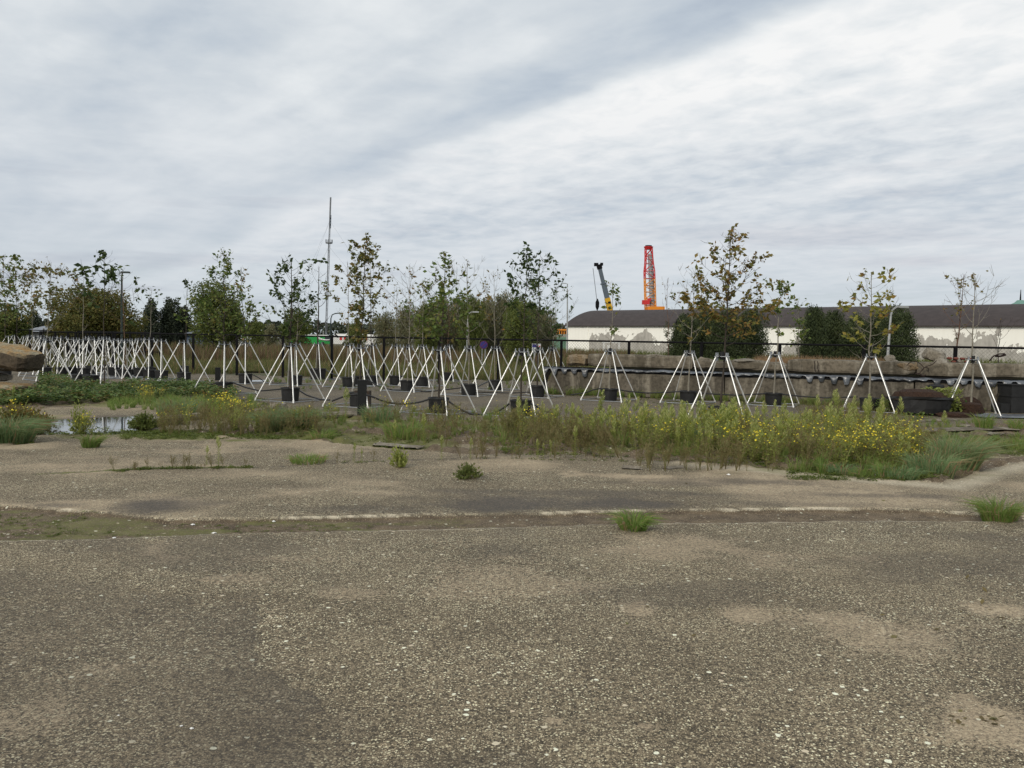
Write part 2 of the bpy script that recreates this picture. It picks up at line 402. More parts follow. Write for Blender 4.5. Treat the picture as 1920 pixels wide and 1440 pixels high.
# ---- the paved yard: one fine sheet whose relief and wear are computed in metres
Yr = np.concatenate([[-6, -3, -1, 0, .8, 1.4, 1.9], 1.0 / np.linspace(1 / 2.3, 1 / 42.0, 640)])
ut = np.linspace(-1, 1, 820); ur = .80 * (.42 * ut + .58 * ut ** 3)
UU, YG = np.meshgrid(ur, Yr)
XG = UU * (np.maximum(YG, 0) + 5)
def line(pts):
    """a polyline given by what the photo shows, turned into ground metres"""
    p = np.array([G(a, b)[:2] for a, b in pts]); return p[:, 0], p[:, 1]
def ly(pts, X):
    a, b = line(pts); o = np.argsort(a); return np.interp(X, a[o], b[o])
wig = (fbm(XG * 1.3, YG * .01, 21) - .5) * .16 + (fbm(XG * 9, YG * .3, 5) - .5) * .035
lo = ly([(-400, 1014), (0, 1011), (240, 1006), (480, 998), (700, 993), (960, 987), (1280, 979), (1600, 975), (1920, 976), (2300, 980)], XG) + wig * .6
hi = ly([(-400, 930), (0, 948), (200, 960), (330, 973), (520, 970), (760, 963), (1000, 960), (1200, 956), (1440, 953), (1700, 954), (1920, 966), (2300, 975)], XG) + wig * .5
strip = sstep(-.012, .012, YG - lo) * (1 - sstep(-.012, .012, YG - hi))
crack = ly([(-400, 900), (120, 888), (220, 882), (300, 877), (470, 876), (640, 868), (760, 862), (900, 859), (1060, 858), (1280, 862), (1480, 880), (1760, 905), (1860, 880), (1960, 850), (2300, 840)], XG) + wig * .8
edge = ly([(-400, 850), (0, 838), (90, 818), (230, 812), (420, 815), (560, 822), (700, 838), (860, 850), (1080, 852), (1280, 866), (1480, 882), (1640, 896), (1770, 906), (1850, 880), (1960, 852), (2300, 842)], XG) + wig * 1.5
lot = ly([(-400, 730), (0, 735), (300, 742), (480, 762), (640, 778), (800, 786), (1000, 788), (1300, 800), (1500, 800), (1700, 800), (1960, 790), (2300, 790)], XG) + wig * 2
rx = 0.0
soilzone = sstep(-.05, .08, YG - edge) * (1 - sstep(-.2, .2, YG - lot))
nz1 = fbm(XG * .55, YG * .9, 31); nz2 = fbm(XG * 2.6, YG * 3.2, 33); nz3 = fbm(XG * 9, YG * 9, 35, 3)
def blob(x, y, rxp, ryp, soft=.75, n_=1.1):
    """a soft irregular patch centred where the photo has one"""
    c = G(x, y); ex = G(x + rxp, y)[0] - c[0]; ey = abs(G(x, y - ryp)[1] - c[1])
    d = np.sqrt(((XG - c[0]) / ex) ** 2 + ((YG - c[1]) / ey) ** 2) + (nz2 - .5) * 2 * n_ + (nz3 - .5) * .5
    return 1 - sstep(1 - soft, 1 + soft, d)
sand = np.zeros_like(XG); dark = np.zeros_like(XG); moss = np.zeros_like(XG); pale = np.zeros_like(XG)
for a in [(1200, 1142, 46, 12, .62), (1380, 1154, 60, 16, .66), (1600, 1165, 110, 22, .64), (1700, 1190, 180, 36, .62), (1880, 1140, 70, 16, .8),
          (1850, 1345, 150, 48, .72), (660, 1112, 60, 10, .5), (280, 1036, 70, 18, .7), (1260, 1020, 150, 26, .6), (1480, 1055, 150, 22, .55),
          (700, 905, 90, 7, .6), (1200, 893, 110, 7, .9), (1400, 895, 130, 9, .6), (1650, 905, 130, 9, .5), (330, 846, 160, 7, .6), (560, 835, 200, 8, .6),
          (1040, 1350, 26, 10, .6), (1215, 1362, 26, 10, .6), (80, 1320, 90, 60, .5), (40, 1200, 80, 20, .35), (240, 896, 120, 6, .4), (900, 876, 200, 7, .5), (150, 858, 160, 6, .5),
          (1100, 840, 220, 8, .5), (1850, 860, 90, 14, .6), (1780, 930, 200, 12, .5), (520, 890, 280, 8, .45), (860, 930, 300, 14, .35), (100, 930, 180, 8, .35)]:
    sand = np.maximum(sand, blob(*a[:4]) * a[4])
sand = np.maximum(sand, sstep(.56, .72, nz1) * .5 * (1 - strip))
sand = np.maximum(sand, (.24 + .45 * sstep(.42, .66, nz1) + .45 * (nz2 - .5)) * (YG > hi))
for a in [(310, 946, 75, 13, .9), (115, 948, 45, 5, .5), (1000, 941, 200, 13, .65), (930, 944, 120, 12, .9), (1150, 942, 120, 10, .8), (1120, 925, 260, 6, .55), (1300, 905, 130, 5, .5), (1380, 903, 110, 5, .6),
          (540, 1400, 110, 90, .30), (420, 1290, 130, 60, .25), (700, 955, 140, 6, .4), (1650, 930, 120, 4, .5), (1480, 945, 150, 4, .35)]:
    dark = np.maximum(dark, blob(*a[:4], soft=.7, n_=.7) * min(1.0, a[4] * 1.2))
# the darker, finer patch of old surfacing bottom left, ending in a ragged edge
pe = np.array([G(x, y)[:2] for x, y in [(470, 1130), (480, 1200), (520, 1290), (585, 1330), (575, 1370), (640, 1460), (660, 1600)]])
pex = np.interp(YG, pe[::-1, 1], pe[::-1, 0]) + (nz3 - .5) * .16 + (nz2 - .5) * .35
patch = (1 - sstep(-.01, .02, XG - pex)) * (1 - sstep(4.9, 5.6, YG + (nz2 - .5) * 1.2)) * (.55 + .45 * sstep(-1.9, -.6, XG))
dark = np.maximum(dark, patch * .62)
dark = np.maximum(dark, .30 * sstep(.52, .64, fbm(XG * .9, YG * 1.1, 41)) * (YG < lo))
soil = soilzone * (.35 + 1.1 * sstep(.36, .56, nz2))
rt = ly([(-400, 600), (1440, 600), (1480, 600), (1500, 912), (1700, 912), (1790, 904), (1840, 890), (1860, 872), (1900, 862), (2300, 860)], XG)
soil = np.maximum(soil, strip * (.75 + .4 * nz3))
moss = np.maximum(moss, strip * (.12 + .50 * sstep(.42, .62, fbm(XG * 1.9 + 4, YG * 7, 51)) * (1 - sstep(-2.3, 1.2, XG) * .55)))
moss = np.maximum(moss, blob(180, 978, 110, 14) * strip * .62)
moss = np.maximum(moss, .55 * sstep(.25, .0, np.abs(YG - crack)) * 0)
for a in [(330, 815, 200, 8, .95), (600, 816, 150, 6, .8), (120, 815, 60, 5, .6), (1560, 880, 240, 12, .6), (1100, 835, 260, 9, .4), (1850, 835, 120, 12, .7), (1600, 790, 250, 8, .5)]:
    moss = np.maximum(moss, blob(*a[:4]) * a[4])
moss = np.maximum(moss, soilzone * .7 * sstep(.5, .64, nz1))
# pale broken lips of the slabs
for e, w, lo_x in ((lo, .035, -9), (hi, .03, -9)):
    pale = np.maximum(pale, (1 - sstep(0, w, np.abs(YG - e + (.02 if e is lo else -.02)))) * (.25 + .75 * sstep(.45, .6, nz2)) * (1 - strip))
pale = np.maximum(pale, (1 - sstep(.0, .42, np.abs(YG - edge + .30))) * sstep(1.6, 3.0, XG) * .62)
ck = (1 - sstep(.008, .03, np.abs(YG - crack + (nz3 - .5) * .1))) * sstep(-6.5, -4.6, XG) * (1 - sstep(.3, 1.6, XG))
dark = np.maximum(dark, ck * .8); moss = np.maximum(moss, (1 - sstep(.02, .10, np.abs(YG - crack + (nz3 - .5) * .2))) * sstep(-6, -5, XG) * (1 - sstep(-3.4, -2.8, XG)))
c2 = ly([(-400, 950), (560, 958), (760, 948), (960, 928), (1180, 922), (1440, 905), (1700, 925), (1780, 940), (1960, 944), (2300, 944)], XG) + (nz3 - .5) * .06
dark = np.maximum(dark, (1 - sstep(.008, .035, np.abs(YG - c2))) * sstep(-1.6, -1.1, XG) * .6 * sstep(.35, .5, nz2 + .05))
# puddle hollow on the left, wet rim
pc = G(188, 792)
pd = np.sqrt(((XG - pc[0] - .1) / 1.12) ** 2 + ((YG - pc[1]) / 1.40) ** 2) + (nz2 - .5) * .4
hollow = 1 - sstep(.55, 1.35, pd)
left_pan = (1 - sstep(1.4, 2.6, np.sqrt(((XG - pc[0] + .2) / 1.5) ** 2 + ((YG - pc[1] - .9) / 1.9) ** 2)))
soil = soil * (1 - left_pan) ; 
dark = np.maximum(dark, (1 - sstep(.95, 1.55, pd)) * .8)
# back yard is an older, darker, flatter asphalt
backz = sstep(-.2, .2, YG - lot)
dark = np.maximum(dark, backz * (.30 + .25 * nz1))
sand = sand * (1 - .6 * backz)
slabx = (nz3 - .5) * .008 + (nz1 - .5) * .03
Z = slabx - .045 * strip * (1 - .3 * nz3) - soilzone * (.02 + .03 * (1 - nz2)) - hollow * .10 - (1 - sstep(0, .02, np.abs(YG - crack))) * .01
Z = Z + soilzone * .08 * sstep(.5, .75, nz2) * (1 - left_pan)
Z = Z + left_pan * soilzone * .02
# the yard sinks out of sight where the field begins
yend = 36.0 - .05 * XG + (nz2 - .5) * 3.0
off = sstep(0, .8, YG - yend)
Z = Z - off * .25
idx = np.arange(XG.size).reshape(XG.shape)
q = np.stack([idx[:-1, :-1], idx[:-1, 1:], idx[1:, 1:], idx[1:, :-1]], -1).reshape(-1, 4)
g = Geo(); g.add(np.stack([XG, YG, Z], -1).reshape(-1, 3), q)
A_ = {k: np.clip(v, 0, 1).ravel() for k, v in dict(sand=sand, dark=dark, soil=soil, moss=moss, pale=pale).items()}
tag(g.build('pavement', MT['asphalt'], smooth=True, attrs=A_), kind='structure')
def gz(x, y):
    """height of the yard under a point (same rule as the sheet, looked up)"""
    i = np.clip(np.searchsorted(Yr, y), 0, len(Yr) - 1); u = x / (np.maximum(Yr[i], 0) + 5)
    j = np.clip(np.searchsorted(ur, u), 0, len(ur) - 1)
    return Z[i, j]

# ---- water
def water_mat():
    m, n = newmat('still_water'); co = n('ShaderNodeTexCoord').outputs['Object']
    return finish(m, n, (.02, .022, .02), .03, n.noise(co, 9, 3, .5), 0, .9, bs=.03, bd=.01)
MT['water'] = water_mat()
def pool(c, rx_, ry_, z, seed):
    g = Geo(); k = 40; th = np.arange(k) * 2 * np.pi / k
    r = 1 + .22 * (fbm(np.cos(th) * 1.5 + 7, np.sin(th) * 1.5 + 7, seed) - .5) * 2
    V = np.stack([c[0] + rx_ * r * np.cos(th), c[1] + ry_ * r * np.sin(th), np.full(k, z)], -1)
    g.add(np.vstack([V, [[c[0], c[1], z]]]), [[j, (j + 1) % k, k] for j in range(k)])
    return tag(g.build('puddle', MT['water']), kind='structure')
pool(pc + np.array([.1, 0, 0]), 1.9, 2.4, -.032, 3)
for i, (x, y, w, h) in enumerate([(430, 694, 5.2, 2.6), (484, 714, .85, 1.3), (300, 716, 1.6, .6), (262, 700, 2.0, 1.0), (1060 - 470, 706, .8, .7)]):
    p = G(x, y)
    pool(p, w * .5, h * .5, .004, 11 + i)
# ------------------------------------------------------------------ the long barrel-roofed shed
rng = np.random.default_rng(7)
P0 = np.array([8.45, 135.0]); D = np.array([45.6, -43.0]); D /= np.linalg.norm(D); Q = np.array([-D[1], D[0]])
BL, BW, EAVE, RIDGE = 92.0, 16.6, 4.55, 7.15
ang = math.atan2(D[1], D[0])
def wall_plaster():
    m, n = newmat('flaking_white_plaster'); co = n('ShaderNodeTexCoord').outputs['Object']
    s = n('ShaderNodeSeparateXYZ', {0: co})
    sx = n('ShaderNodeCombineXYZ', {0: s.outputs[0], 1: 0.0, 2: n('ShaderNodeMath', {0: s.outputs[2], 1: .8}, operation='MULTIPLY').outputs[0]}).outputs[0]
    a = n.noise(sx, .22, 6, .62, .3); b = n.noise(sx, 1.3, 5, .6); st = n('ShaderNodeCombineXYZ', {0: n.math('MULTIPLY', s.outputs[0], 3.0), 1: 0.0, 2: n.math('MULTIPLY', s.outputs[2], .25)}).outputs[0]
    c = n.noise(st, 1.0, 3, .5)
    low = n.math('MULTIPLY', s.outputs[2], .060)
    v = n.math('SUBTRACT', n.math('ADD', n.math('MULTIPLY', a, .66), n.math('MULTIPLY', b, .38)), low)
    end = n.ramp(n.math('DIVIDE', s.outputs[0], 92.0), [(.045, 0), (.050, 1), (.28, 1), (.30, .82), (.50, .8), (.56, 1)])
    v = n.math('MULTIPLY', v, end)
    gone = n.ramp(v, [(.375, 0), (.385, 1)])
    old = n.mix(n.ramp(c, [(.3, 0), (.7, 1)]), (.22, .205, .18), (.36, .335, .295))
    old = n.mix(n.ramp(b, [(.4, 0), (.6, .6)]), old, (.46, .43, .38))
    white = n.mix(n.ramp(c, [(.35, .25), (.6, 0)]), (.92, .90, .82), (.80, .77, .68))
    white = n.mix(n.ramp(s.outputs[2], [(.0, .35), (.7, .0)]), white, (.5, .48, .42))
    return finish(m, n, n.mix(n.math('MULTIPLY', gone, .9), white, old), .9, gone, bs=.3, bd=.02)
MT['plaster'] = wall_plaster()
MT['roof'] = simple('brown_bitumen_roof', (.062, .050, .048), .85, var=.3, scale=1.2, bs=.3)
MT['brickred'] = simple('red_brick', (.20, .065, .045), .9, var=.4, scale=20, bs=.5)
shed = empty('barrel_roof_shed', (P0[0], P0[1], -.05), ang, 'long low white-plastered shed with a dark barrel roof, right of centre behind the fence', 'shed')
g = Geo(); g.box((BL / 2, .15, EAVE / 2), (BL, .3, EAVE)); g.build('facade_wall', MT['plaster'], shed)
g = Geo()   # gable wall under the curve
k = 24; prof = [(BW * i / k, EAVE + (RIDGE - EAVE) * math.sin(math.pi * i / k) ** .8) for i in range(k + 1)]
for xg, nm in ((.0, 'gable_wall'), (BL - .3, 'gable_wall')):
    g = Geo(); V = []
    for (y_, z_) in prof: V += [[xg, y_, 0], [xg, y_, z_ - .12], [xg + .3, y_, 0], [xg + .3, y_, z_ - .12]]
    V = np.array(V); V[:, 1] = V[:, 1] * (BW - .62) / BW + .31
    f = []
    for i in range(k):
        a = i * 4; b = a + 4
        f += [[a, b, b + 1, a + 1], [a + 2, a + 3, b + 3, b + 2], [a + 1, b + 1, b + 3, a + 3]]
    g.add(V, f); g.build(nm, MT['plaster'], shed)
g = Geo(); V = []
for xg in np.linspace(-.35, BL + .35, 60):
    for (y_, z_) in prof:
        yo = y_ + (-.35 if y_ == 0 else .35 if y_ == BW else 0)
        V.append([xg, yo, z_ - (.1 if y_ in (0, BW) else 0)])
V = np.array(V); m_ = k + 1; f = []
for i in range(59):
    for j in range(k): a = i * m_ + j; f.append([a, a + 1, a + m_ + 1, a + m_])
V2 = V - np.array([0, 0, .12]); n0 = len(V)
g.add(np.vstack([V, V2]), f + [[c + n0 for c in q_][::-1] for q_ in f]); 
def edge_band(i0, step, cnt):
    return [[i0 + step * i, i0 + step * (i + 1), i0 + step * (i + 1) + n0, i0 + step * i + n0] for i in range(cnt)]
g.add(np.vstack([V, V2]), edge_band(0, m_, 59) + edge_band(k, m_, 59) + edge_band(0, 1, k) + edge_band(59 * m_, 1, k))
g.build('roof', MT['roof'], shed, smooth=True)
for i, s0 in enumerate([4.2, 27.5, 47, 66, 73.5, 81]):      # panel joints stand out as thin pilasters
    g = Geo(); g.box((s0, -.03, EAVE / 2 - .05), (.35, .06, EAVE - .12)); g.build('pilaster', MT['plaster'], shed)
g = Geo(); g.tube([(20.2, -.12, 0), (20.2, -.12, EAVE + .4), (20.2, .6, EAVE + 1.1), (20.2, 3.0, RIDGE - .9)], .11, 6); g.build('drainpipe', MT['blackpaint'], shed)
for xx in (79.3, 83.2):
    g = Geo(); g.box((xx, -.16, 2.1 if xx < 80 else 1.2), (.45, .28, .4)); g.tube([(xx - .3, -.2, 2.0 if xx < 80 else 1.1), (xx + .3, -.3, 1.9 if xx < 80 else 1.0)], .1, 6)
    g.build('wall_lamp', MT['blackpaint'], shed)

# small white frame stood in front of the wall
fr = at(1146, 661, 112.0)
w0 = empty('white_goal_frame', (fr[0], 112.0, -.05), ang * 0, 'low white painted frame standing before the flaking wall', 'frame')
g = Geo()
for xx in (-1.0, 1.0): g.box((xx, 0, .9), (.22, .22, 1.8))
g.box((0, 0, 1.90), (2.4, .22, .20)); g.box((-.3, 0, 1.2), (.5, .2, .7)); g.build('frame', simple('white_painted_steel', (.72, .71, .67), .6), w0)

# ------------------------------------------------------------------ crane, drill rig, machines behind the shed
MT['cranegrey'] = simple('slate_grey_paint', (.10, .125, .15), .45, var=.15, scale=1)
MT['craneyellow'] = simple('crane_yellow_paint', (.65, .38, .02), .45, var=.15, scale=1)
MT['orange'] = simple('rig_orange_paint', (.75, .26, .02), .5, var=.15, scale=1)
MT['red'] = simple('rig_red_paint', (.60, .035, .035), .5, var=.15, scale=1)
MT['dkglass'] = simple('dark_window_glass', (.02, .026, .03), .08, var=.1, spec=.8)
Yc = 190.0
b0 = at(1147, 596, Yc); b1 = at(1139.5, 562, Yc); b2 = at(1131.5, 531.5, Yc); b3 = at(1124.5, 503, Yc)
cr = empty('mobile_crane', (b0[0] + 1.5, Yc, -.05), 0, 'telescopic crane with slate boom and yellow foot rising left behind the shed', 'crane')
o_ = np.array([b0[0] + 1.5, Yc, -.05])
base = b0 + (b0 - b3) * .42; base[2] = 2.6
ax = (b3 - base) / np.linalg.norm(b3 - base); sidev = np.array([0, 1.0, 0]); nrm = np.cross(ax, sidev)
rotm = np.stack([nrm, sidev, ax], 1)
def boom(a, b, w, mat_, nm):
    g = Geo(); c = (a + b) / 2 - o_; g.box(c, (w, w * .8, np.linalg.norm(b - a)), rot=rotm); return g.build(nm, MT[mat_], cr)
boom(base, b0 + (b1 - b0) * .05, 1.25, 'craneyellow', 'boom_section');
boom(b0, b1 + (b2 - b1) * .1, 1.2, 'craneyellow', 'boom_foot')
for i in range(3):
    c = b0 + (b1 - b0) * (.25 + .3 * i) - o_ + np.array([-.25 + .2 * i, -.62, 0]); g = Geo(); g.box(c, (.6, .12, .4), rot=rotm); g.build('lettering_panel', MT['blackpaint'], cr)
boom(b1, b2, 1.05, 'cranegrey', 'boom_section'); boom(b2 - (b2 - b1) * .03, b2 + (b3 - b2) * .03, 1.35, 'cranegrey', 'boom_collar'); boom(b2, b3, .82, 'cranegrey', 'boom_section')
g = Geo(); g.box(b3 - o_ + ax * .35, (1.1, .9, 1.0), rot=rotm); g.box(b3 - o_ + np.array([-.8, 0, .8]), (.9, .8, .7)); g.box(b3 - o_ + np.array([.4, 0, .9]), (.6, .8, .6)); g.build('boom_head', MT['blackpaint'], cr)
hx = at(1120, 571, Yc) - o_; ht = b3 - o_ + np.array([-1.5, 0, 0])
g = Geo(); g.tube([ht, hx], .07, 5); g.tube([hx, hx - np.array([0, 0, 7.5])], .12, 5); g.build('hoist_cable', MT['galv'], cr)
g = Geo(); g.tube([hx + (0, 0, 1.3), hx + (0, 0, .5), hx - (0, 0, .5), hx - (0, 0, 1.3)], [.1, .42, .42, .1], 8); g.build('hook_block', MT['blackpaint'], cr)
bx = base - o_
g = Geo(); g.box((bx[0], 0, 1.2), (12, 2.7, 1.2)); g.box((bx[0] + 1, 0, 2.4), (5, 2.4, 1.4)); g.build('carrier', MT['craneyellow'], cr)
for i in range(5):
    g = Geo(); g.tube([(bx[0] - 4.8 + i * 2.4, -1.45, .65), (bx[0] - 4.8 + i * 2.4, 1.45, .65)], .65, 14); g.build('wheel', MT['rubber'], cr)

Yd = 180.0
MT['lampgrey2'] = simple('pale_worn_steel', (.42, .43, .43), .6, .2)
dt = at(1216, 462, Yd); db = at(1220, 590, Yd)
rig = empty('drill_rig', (db[0], Yd, -.05), 0, 'tall lattice drilling mast, red above and orange below, behind the shed roof', 'drilling rig')
H = dt[2]; lean = (dt[0] - db[0]) / (dt[2] - db[2])
def cx(z): return (z - db[2]) * lean
def half(z): return 1.14 if z < H - 7.2 else 1.14 - .52 * min(1, (z - (H - 7.2) ) / 4.0) if z > H - 5.5 else 1.14
def half(z):
    return float(np.interp(z, [0, H - 5.2, H - 3.0, H], [1.06, 1.0, .70, .62]))
split = at(1216, 522, Yd)[2]
for z0, z1, mt, nm in ((1.5, split, 'orange', 'lower_mast'), (split, H - .4, 'red', 'upper_mast')):
    g = Geo(); zs = np.linspace(z0, z1, max(4, int((z1 - z0) / 1.25)))
    for sx in (-1, 1):
        for sy in (-1, 1):
            g.tube([(cx(z) + sx * half(z), sy * .9, z) for z in zs], .12, 4)
    for i in range(len(zs) - 1):
        for sy in (-.9, .9):
            a, b = zs[i], zs[i + 1]; s1 = 1 if i % 2 else -1
            g.tube([(cx(a) - s1 * half(a), sy, a), (cx(b) + s1 * half(b), sy, b)], .065, 4)
            g.tube([(cx(a) - half(a), sy, a), (cx(a) + half(a), sy, a)], .06, 4)
        for sx in (-1, 1): g.tube([(cx(zs[i]) + sx * half(zs[i]), -.9, zs[i]), (cx(zs[i + 1]) + sx * half(zs[i + 1]), .9, zs[i + 1])], .06, 4)
    g.build(nm, MT[mt], rig)
g = Geo(); g.tube([(cx(2) + .35, -.1, 2), (cx(H - 4) + .1, -.1, H - 1.5)], .46, 10); g.build('auger_tube', MT['lampgrey2'], rig)
g = Geo()
for i in range(26):
    z_ = 7 + i * .50; g.tube([(cx(z_) + .3, -.1, z_), (cx(z_) + .3, -.1, z_ + .12)], .56, 10)
g.build('auger_flight', MT['lampgrey2'], rig)
g = Geo(); g.tube([(cx(H) , 0, H - .6), (cx(H), 0, H - .1), (cx(H), 0, H)], [.72, .98, .98], 14); g.build('mast_head', MT['red'], rig)
g = Geo(); g.tube([(cx(H), 0, H), (cx(H), 0, H + .25)], .7, 12); g.build('top_sheave', MT['blackpaint'], rig)
zb = at(1216, 567, Yd)[2]
g = Geo(); g.box((cx(zb) - 1.1, -.9, zb), (1.5, .9, .9)); g.box((cx(zb) - .4, -.95, zb + .6), (.7, .7, .5)); g.build('winch', MT['red'], rig)
zb = at(1216, 580, Yd)[2]
g = Geo(); g.box((cx(zb) + 1.0, 0, zb), (3.6, 2.2, 1.3)); g.box((cx(zb) + .4, 0, zb / 2), (4.5, 3.0, zb - 1)); g.build('rotary_housing', MT['orange'], rig)

ob = at(1051, 612, 150.0)
om = empty('orange_machine', (ob[0], 150.0, -.05), 0, 'orange machine with ribbed top half hidden by the shed corner', 'machine')
g = Geo(); g.box((0, 0, 4.0), (2.2, 2, .25)); g.box((0, 0, 2.6), (2.6, 2, .2))
for i in range(6): g.box((-1.0 + i * .4, -.8, 3.3), (.16, .2, 1.4))
g.box((0, 0, 1.3), (2.0, 2, 2.6)); g.build('body', MT['orange'], om)
g = Geo(); g.box((0, .4, 3.4), (1.8, .8, 1.0)); g.build('engine', MT['rubber'], om)
gb = at(1046, 640, 142.0)
gt = empty('green_container', (gb[0], 142.0, -.05), 0, 'pale green steel container beside the left corner of the shed', 'container')
MT['pgreen'] = simple('faded_green_steel', (.16, .28, .20), .6, var=.2, scale=1)
g = Geo(); g.box((-.3, 0, 1.35), (4.6, 2.4, 2.7))
for i in range(14): g.box((-2.5 + i * .34, -1.23, 1.35), (.15, .06, 2.4))
g.build('body', MT['pgreen'], gt)
g = Geo(); g.box((-.3, 0, 2.95), (4.7, 2.5, .4)); g.build('roof', simple('pale_sheet', (.30, .33, .30)), gt)

# spire far right
sp_ = at(1911, 570, 260.0)
st = empty('green_spire', (sp_[0] + .3, 260, -.05), 0, 'small green copper turret with a needle above the shed roof at far right', 'turret')
MT['copper'] = simple('verdigris_copper', (.16, .30, .25), .7)
zt = sp_[2]
g = Geo(); g.lathe([(2.0, 0), (2.0, zt - .6), (2.9, zt - .5), (2.9, zt - .1), (1.6, zt + .5), (.9, zt + 1.2)], 8); g.build('dome', MT['copper'], st)
g = Geo(); g.tube([(0, 0, zt + 1), (0, 0, zt + 4.4)], [.25, .08], 6); g.build('needle', MT['blackpaint'], st)

# ------------------------------------------------------------------ radio mast
Ym = 400.0
mb = at(610.5, 640, Ym); mt_ = at(620, 370, Ym)
ms = empty('radio_mast', (mb[0], Ym, -.05), 0, 'very tall slender guyed radio mast with a ring platform, left of centre', 'mast')
o_ = np.array([mb[0], Ym, -.05]); f_ = lambda t: (mb + (mt_ - mb) * t) - o_
MT['mastgrey'] = simple('mast_grey_steel', (.20, .21, .22), .6)
g = Geo()
for a in range(3):
    dx = .42 * np.array([math.cos(a * 2.094), math.sin(a * 2.094), 0])
    g.tube([f_(-.01) + dx, f_(.68) + dx], .14, 4); g.tube([f_(.68) + dx * .7, f_(.86) + dx * .7], .12, 4)
for i in range(70):
    t0, t1 = i / 70 * .86, (i + 1) / 70 * .86
    a = i % 3; dx = .42 * np.array([math.cos(a * 2.094), math.sin(a * 2.094), 0]); d2 = .42 * np.array([math.cos((a + 1) * 2.094), math.sin((a + 1) * 2.094), 0])
    g.tube([f_(t0) + dx, f_(t1) + d2], .06, 3, cap=False)
g.build('lattice_shaft', MT['mastgrey'], ms)
g = Geo(); g.tube([f_(.86), f_(1.0)], .38, 6); g.build('top_antenna', MT['mastgrey'], ms)
g = Geo()
for t in (.80, .82, .845, .865): g.box(f_(t) + np.array([.35 * (-1) ** int(t * 100), 0, 0]), (.5, .4, 1.9))
g.build('antenna_cluster', MT['cranegrey'], ms)
g = Geo(); g.lathe([(.5, -.35), (1.6, -.25), (1.6, .25), (.5, .35)], 12, c=f_(.685)); 
for a in range(8): c = f_(.685) + 1.55 * np.array([math.cos(a * .785), math.sin(a * .785), 0]); g.tube([c, c + (0, 0, 1.6)], .12, 4)
g.build('ring_platform', MT['mastgrey'], ms)
g = Geo()
for a in (.3, 2.4, 4.5):
    for t in (.35, .66, .84):
        g.tube([f_(t), np.array([40 * math.cos(a), 40 * math.sin(a), 0])], .028, 3, cap=False)
g.build('guy_wire', MT['mastgrey'], ms)

# ------------------------------------------------------------------ street lamps
MT['lampgrey'] = simple('galvanised_lamp_post', (.40, .41, .40), .5, .3)
MT['lampdark'] = simple('dark_green_lamp_post', (.03, .045, .042), .5)
def lamp(xb, yt, Y, side, arm, r, mat_, label, curve=True, xt=None):
    b = at(xb, 640, Y); t = at(xt or xb, yt, Y)
    e = empty('street_lamp', (b[0], Y, -.05), 0, label, 'street lamp', 'street lamps beyond the fence')
    dx = t[0] - b[0]; H = t[2] + .05
    pts = [(0, 0, 0), (dx * .6, 0, H * .6), (dx, 0, H - .5 * r / .08)]
    g = Geo(); g.tube(pts, [r * 1.3, r, r * .8], 6); g.build('pole', MT[mat_], e)
    g = Geo(); p = [(dx, 0, H - .5 * r / .08), (dx + side * arm * .15, 0, H - .12), (dx + side * arm * .5, 0, H + .02), (dx + side * arm, 0, H + .08)] if curve else [(dx, 0, H - .5), (dx, 0, H), (dx + side * arm, 0, H)]
    g.tube(p, r * .75, 5); g.build('arm', MT[mat_], e)
    g = Geo(); g.box((dx + side * (arm + .12), 0, H + .05), (.42 + r, .25, .10)); g.build('lamp_head', MT[mat_], e)
lamp(228, 512, 52, 1, .12, .055, 'lampdark', 'dark green street lamp behind the thin saplings at far left')
lamp(619.5, 588, 95, 1, .95, .085, 'lampdark', 'dark street lamp with curved arm between the radio mast and the white coach', xt=620.5)
lamp(875.5, 586, 62, 1, .45, .045, 'lampgrey', 'pale grey street lamp standing before the tall willow thicket', xt=877)
lamp(1064, 532, 120, -1, .3, .11, 'lampgrey', 'plain grey street lamp rising at the left end of the shed roof', curve=False, xt=1064)
lamp(1664, 577, 42, 1, .45, .062, 'lampgrey', 'pale street lamp in front of the right-hand juniper clump', xt=1671)
for i, (xx, yt) in enumerate([(606, 620), (627, 622)]):
    b = at(xx, 640, 300.); t = at(xx + .5, yt, 300.)
    e = empty('thin_pole', (b[0], 300, -.05), 0, ['slim pale pole just left of the radio mast foot', 'slim pale pole just right of the dark curved lamp'][i], 'pole')
    g = Geo(); g.tube([(0, 0, 0), (0, 0, t[2])], .16, 5); g.build('pole', MT['lampgrey'], e)

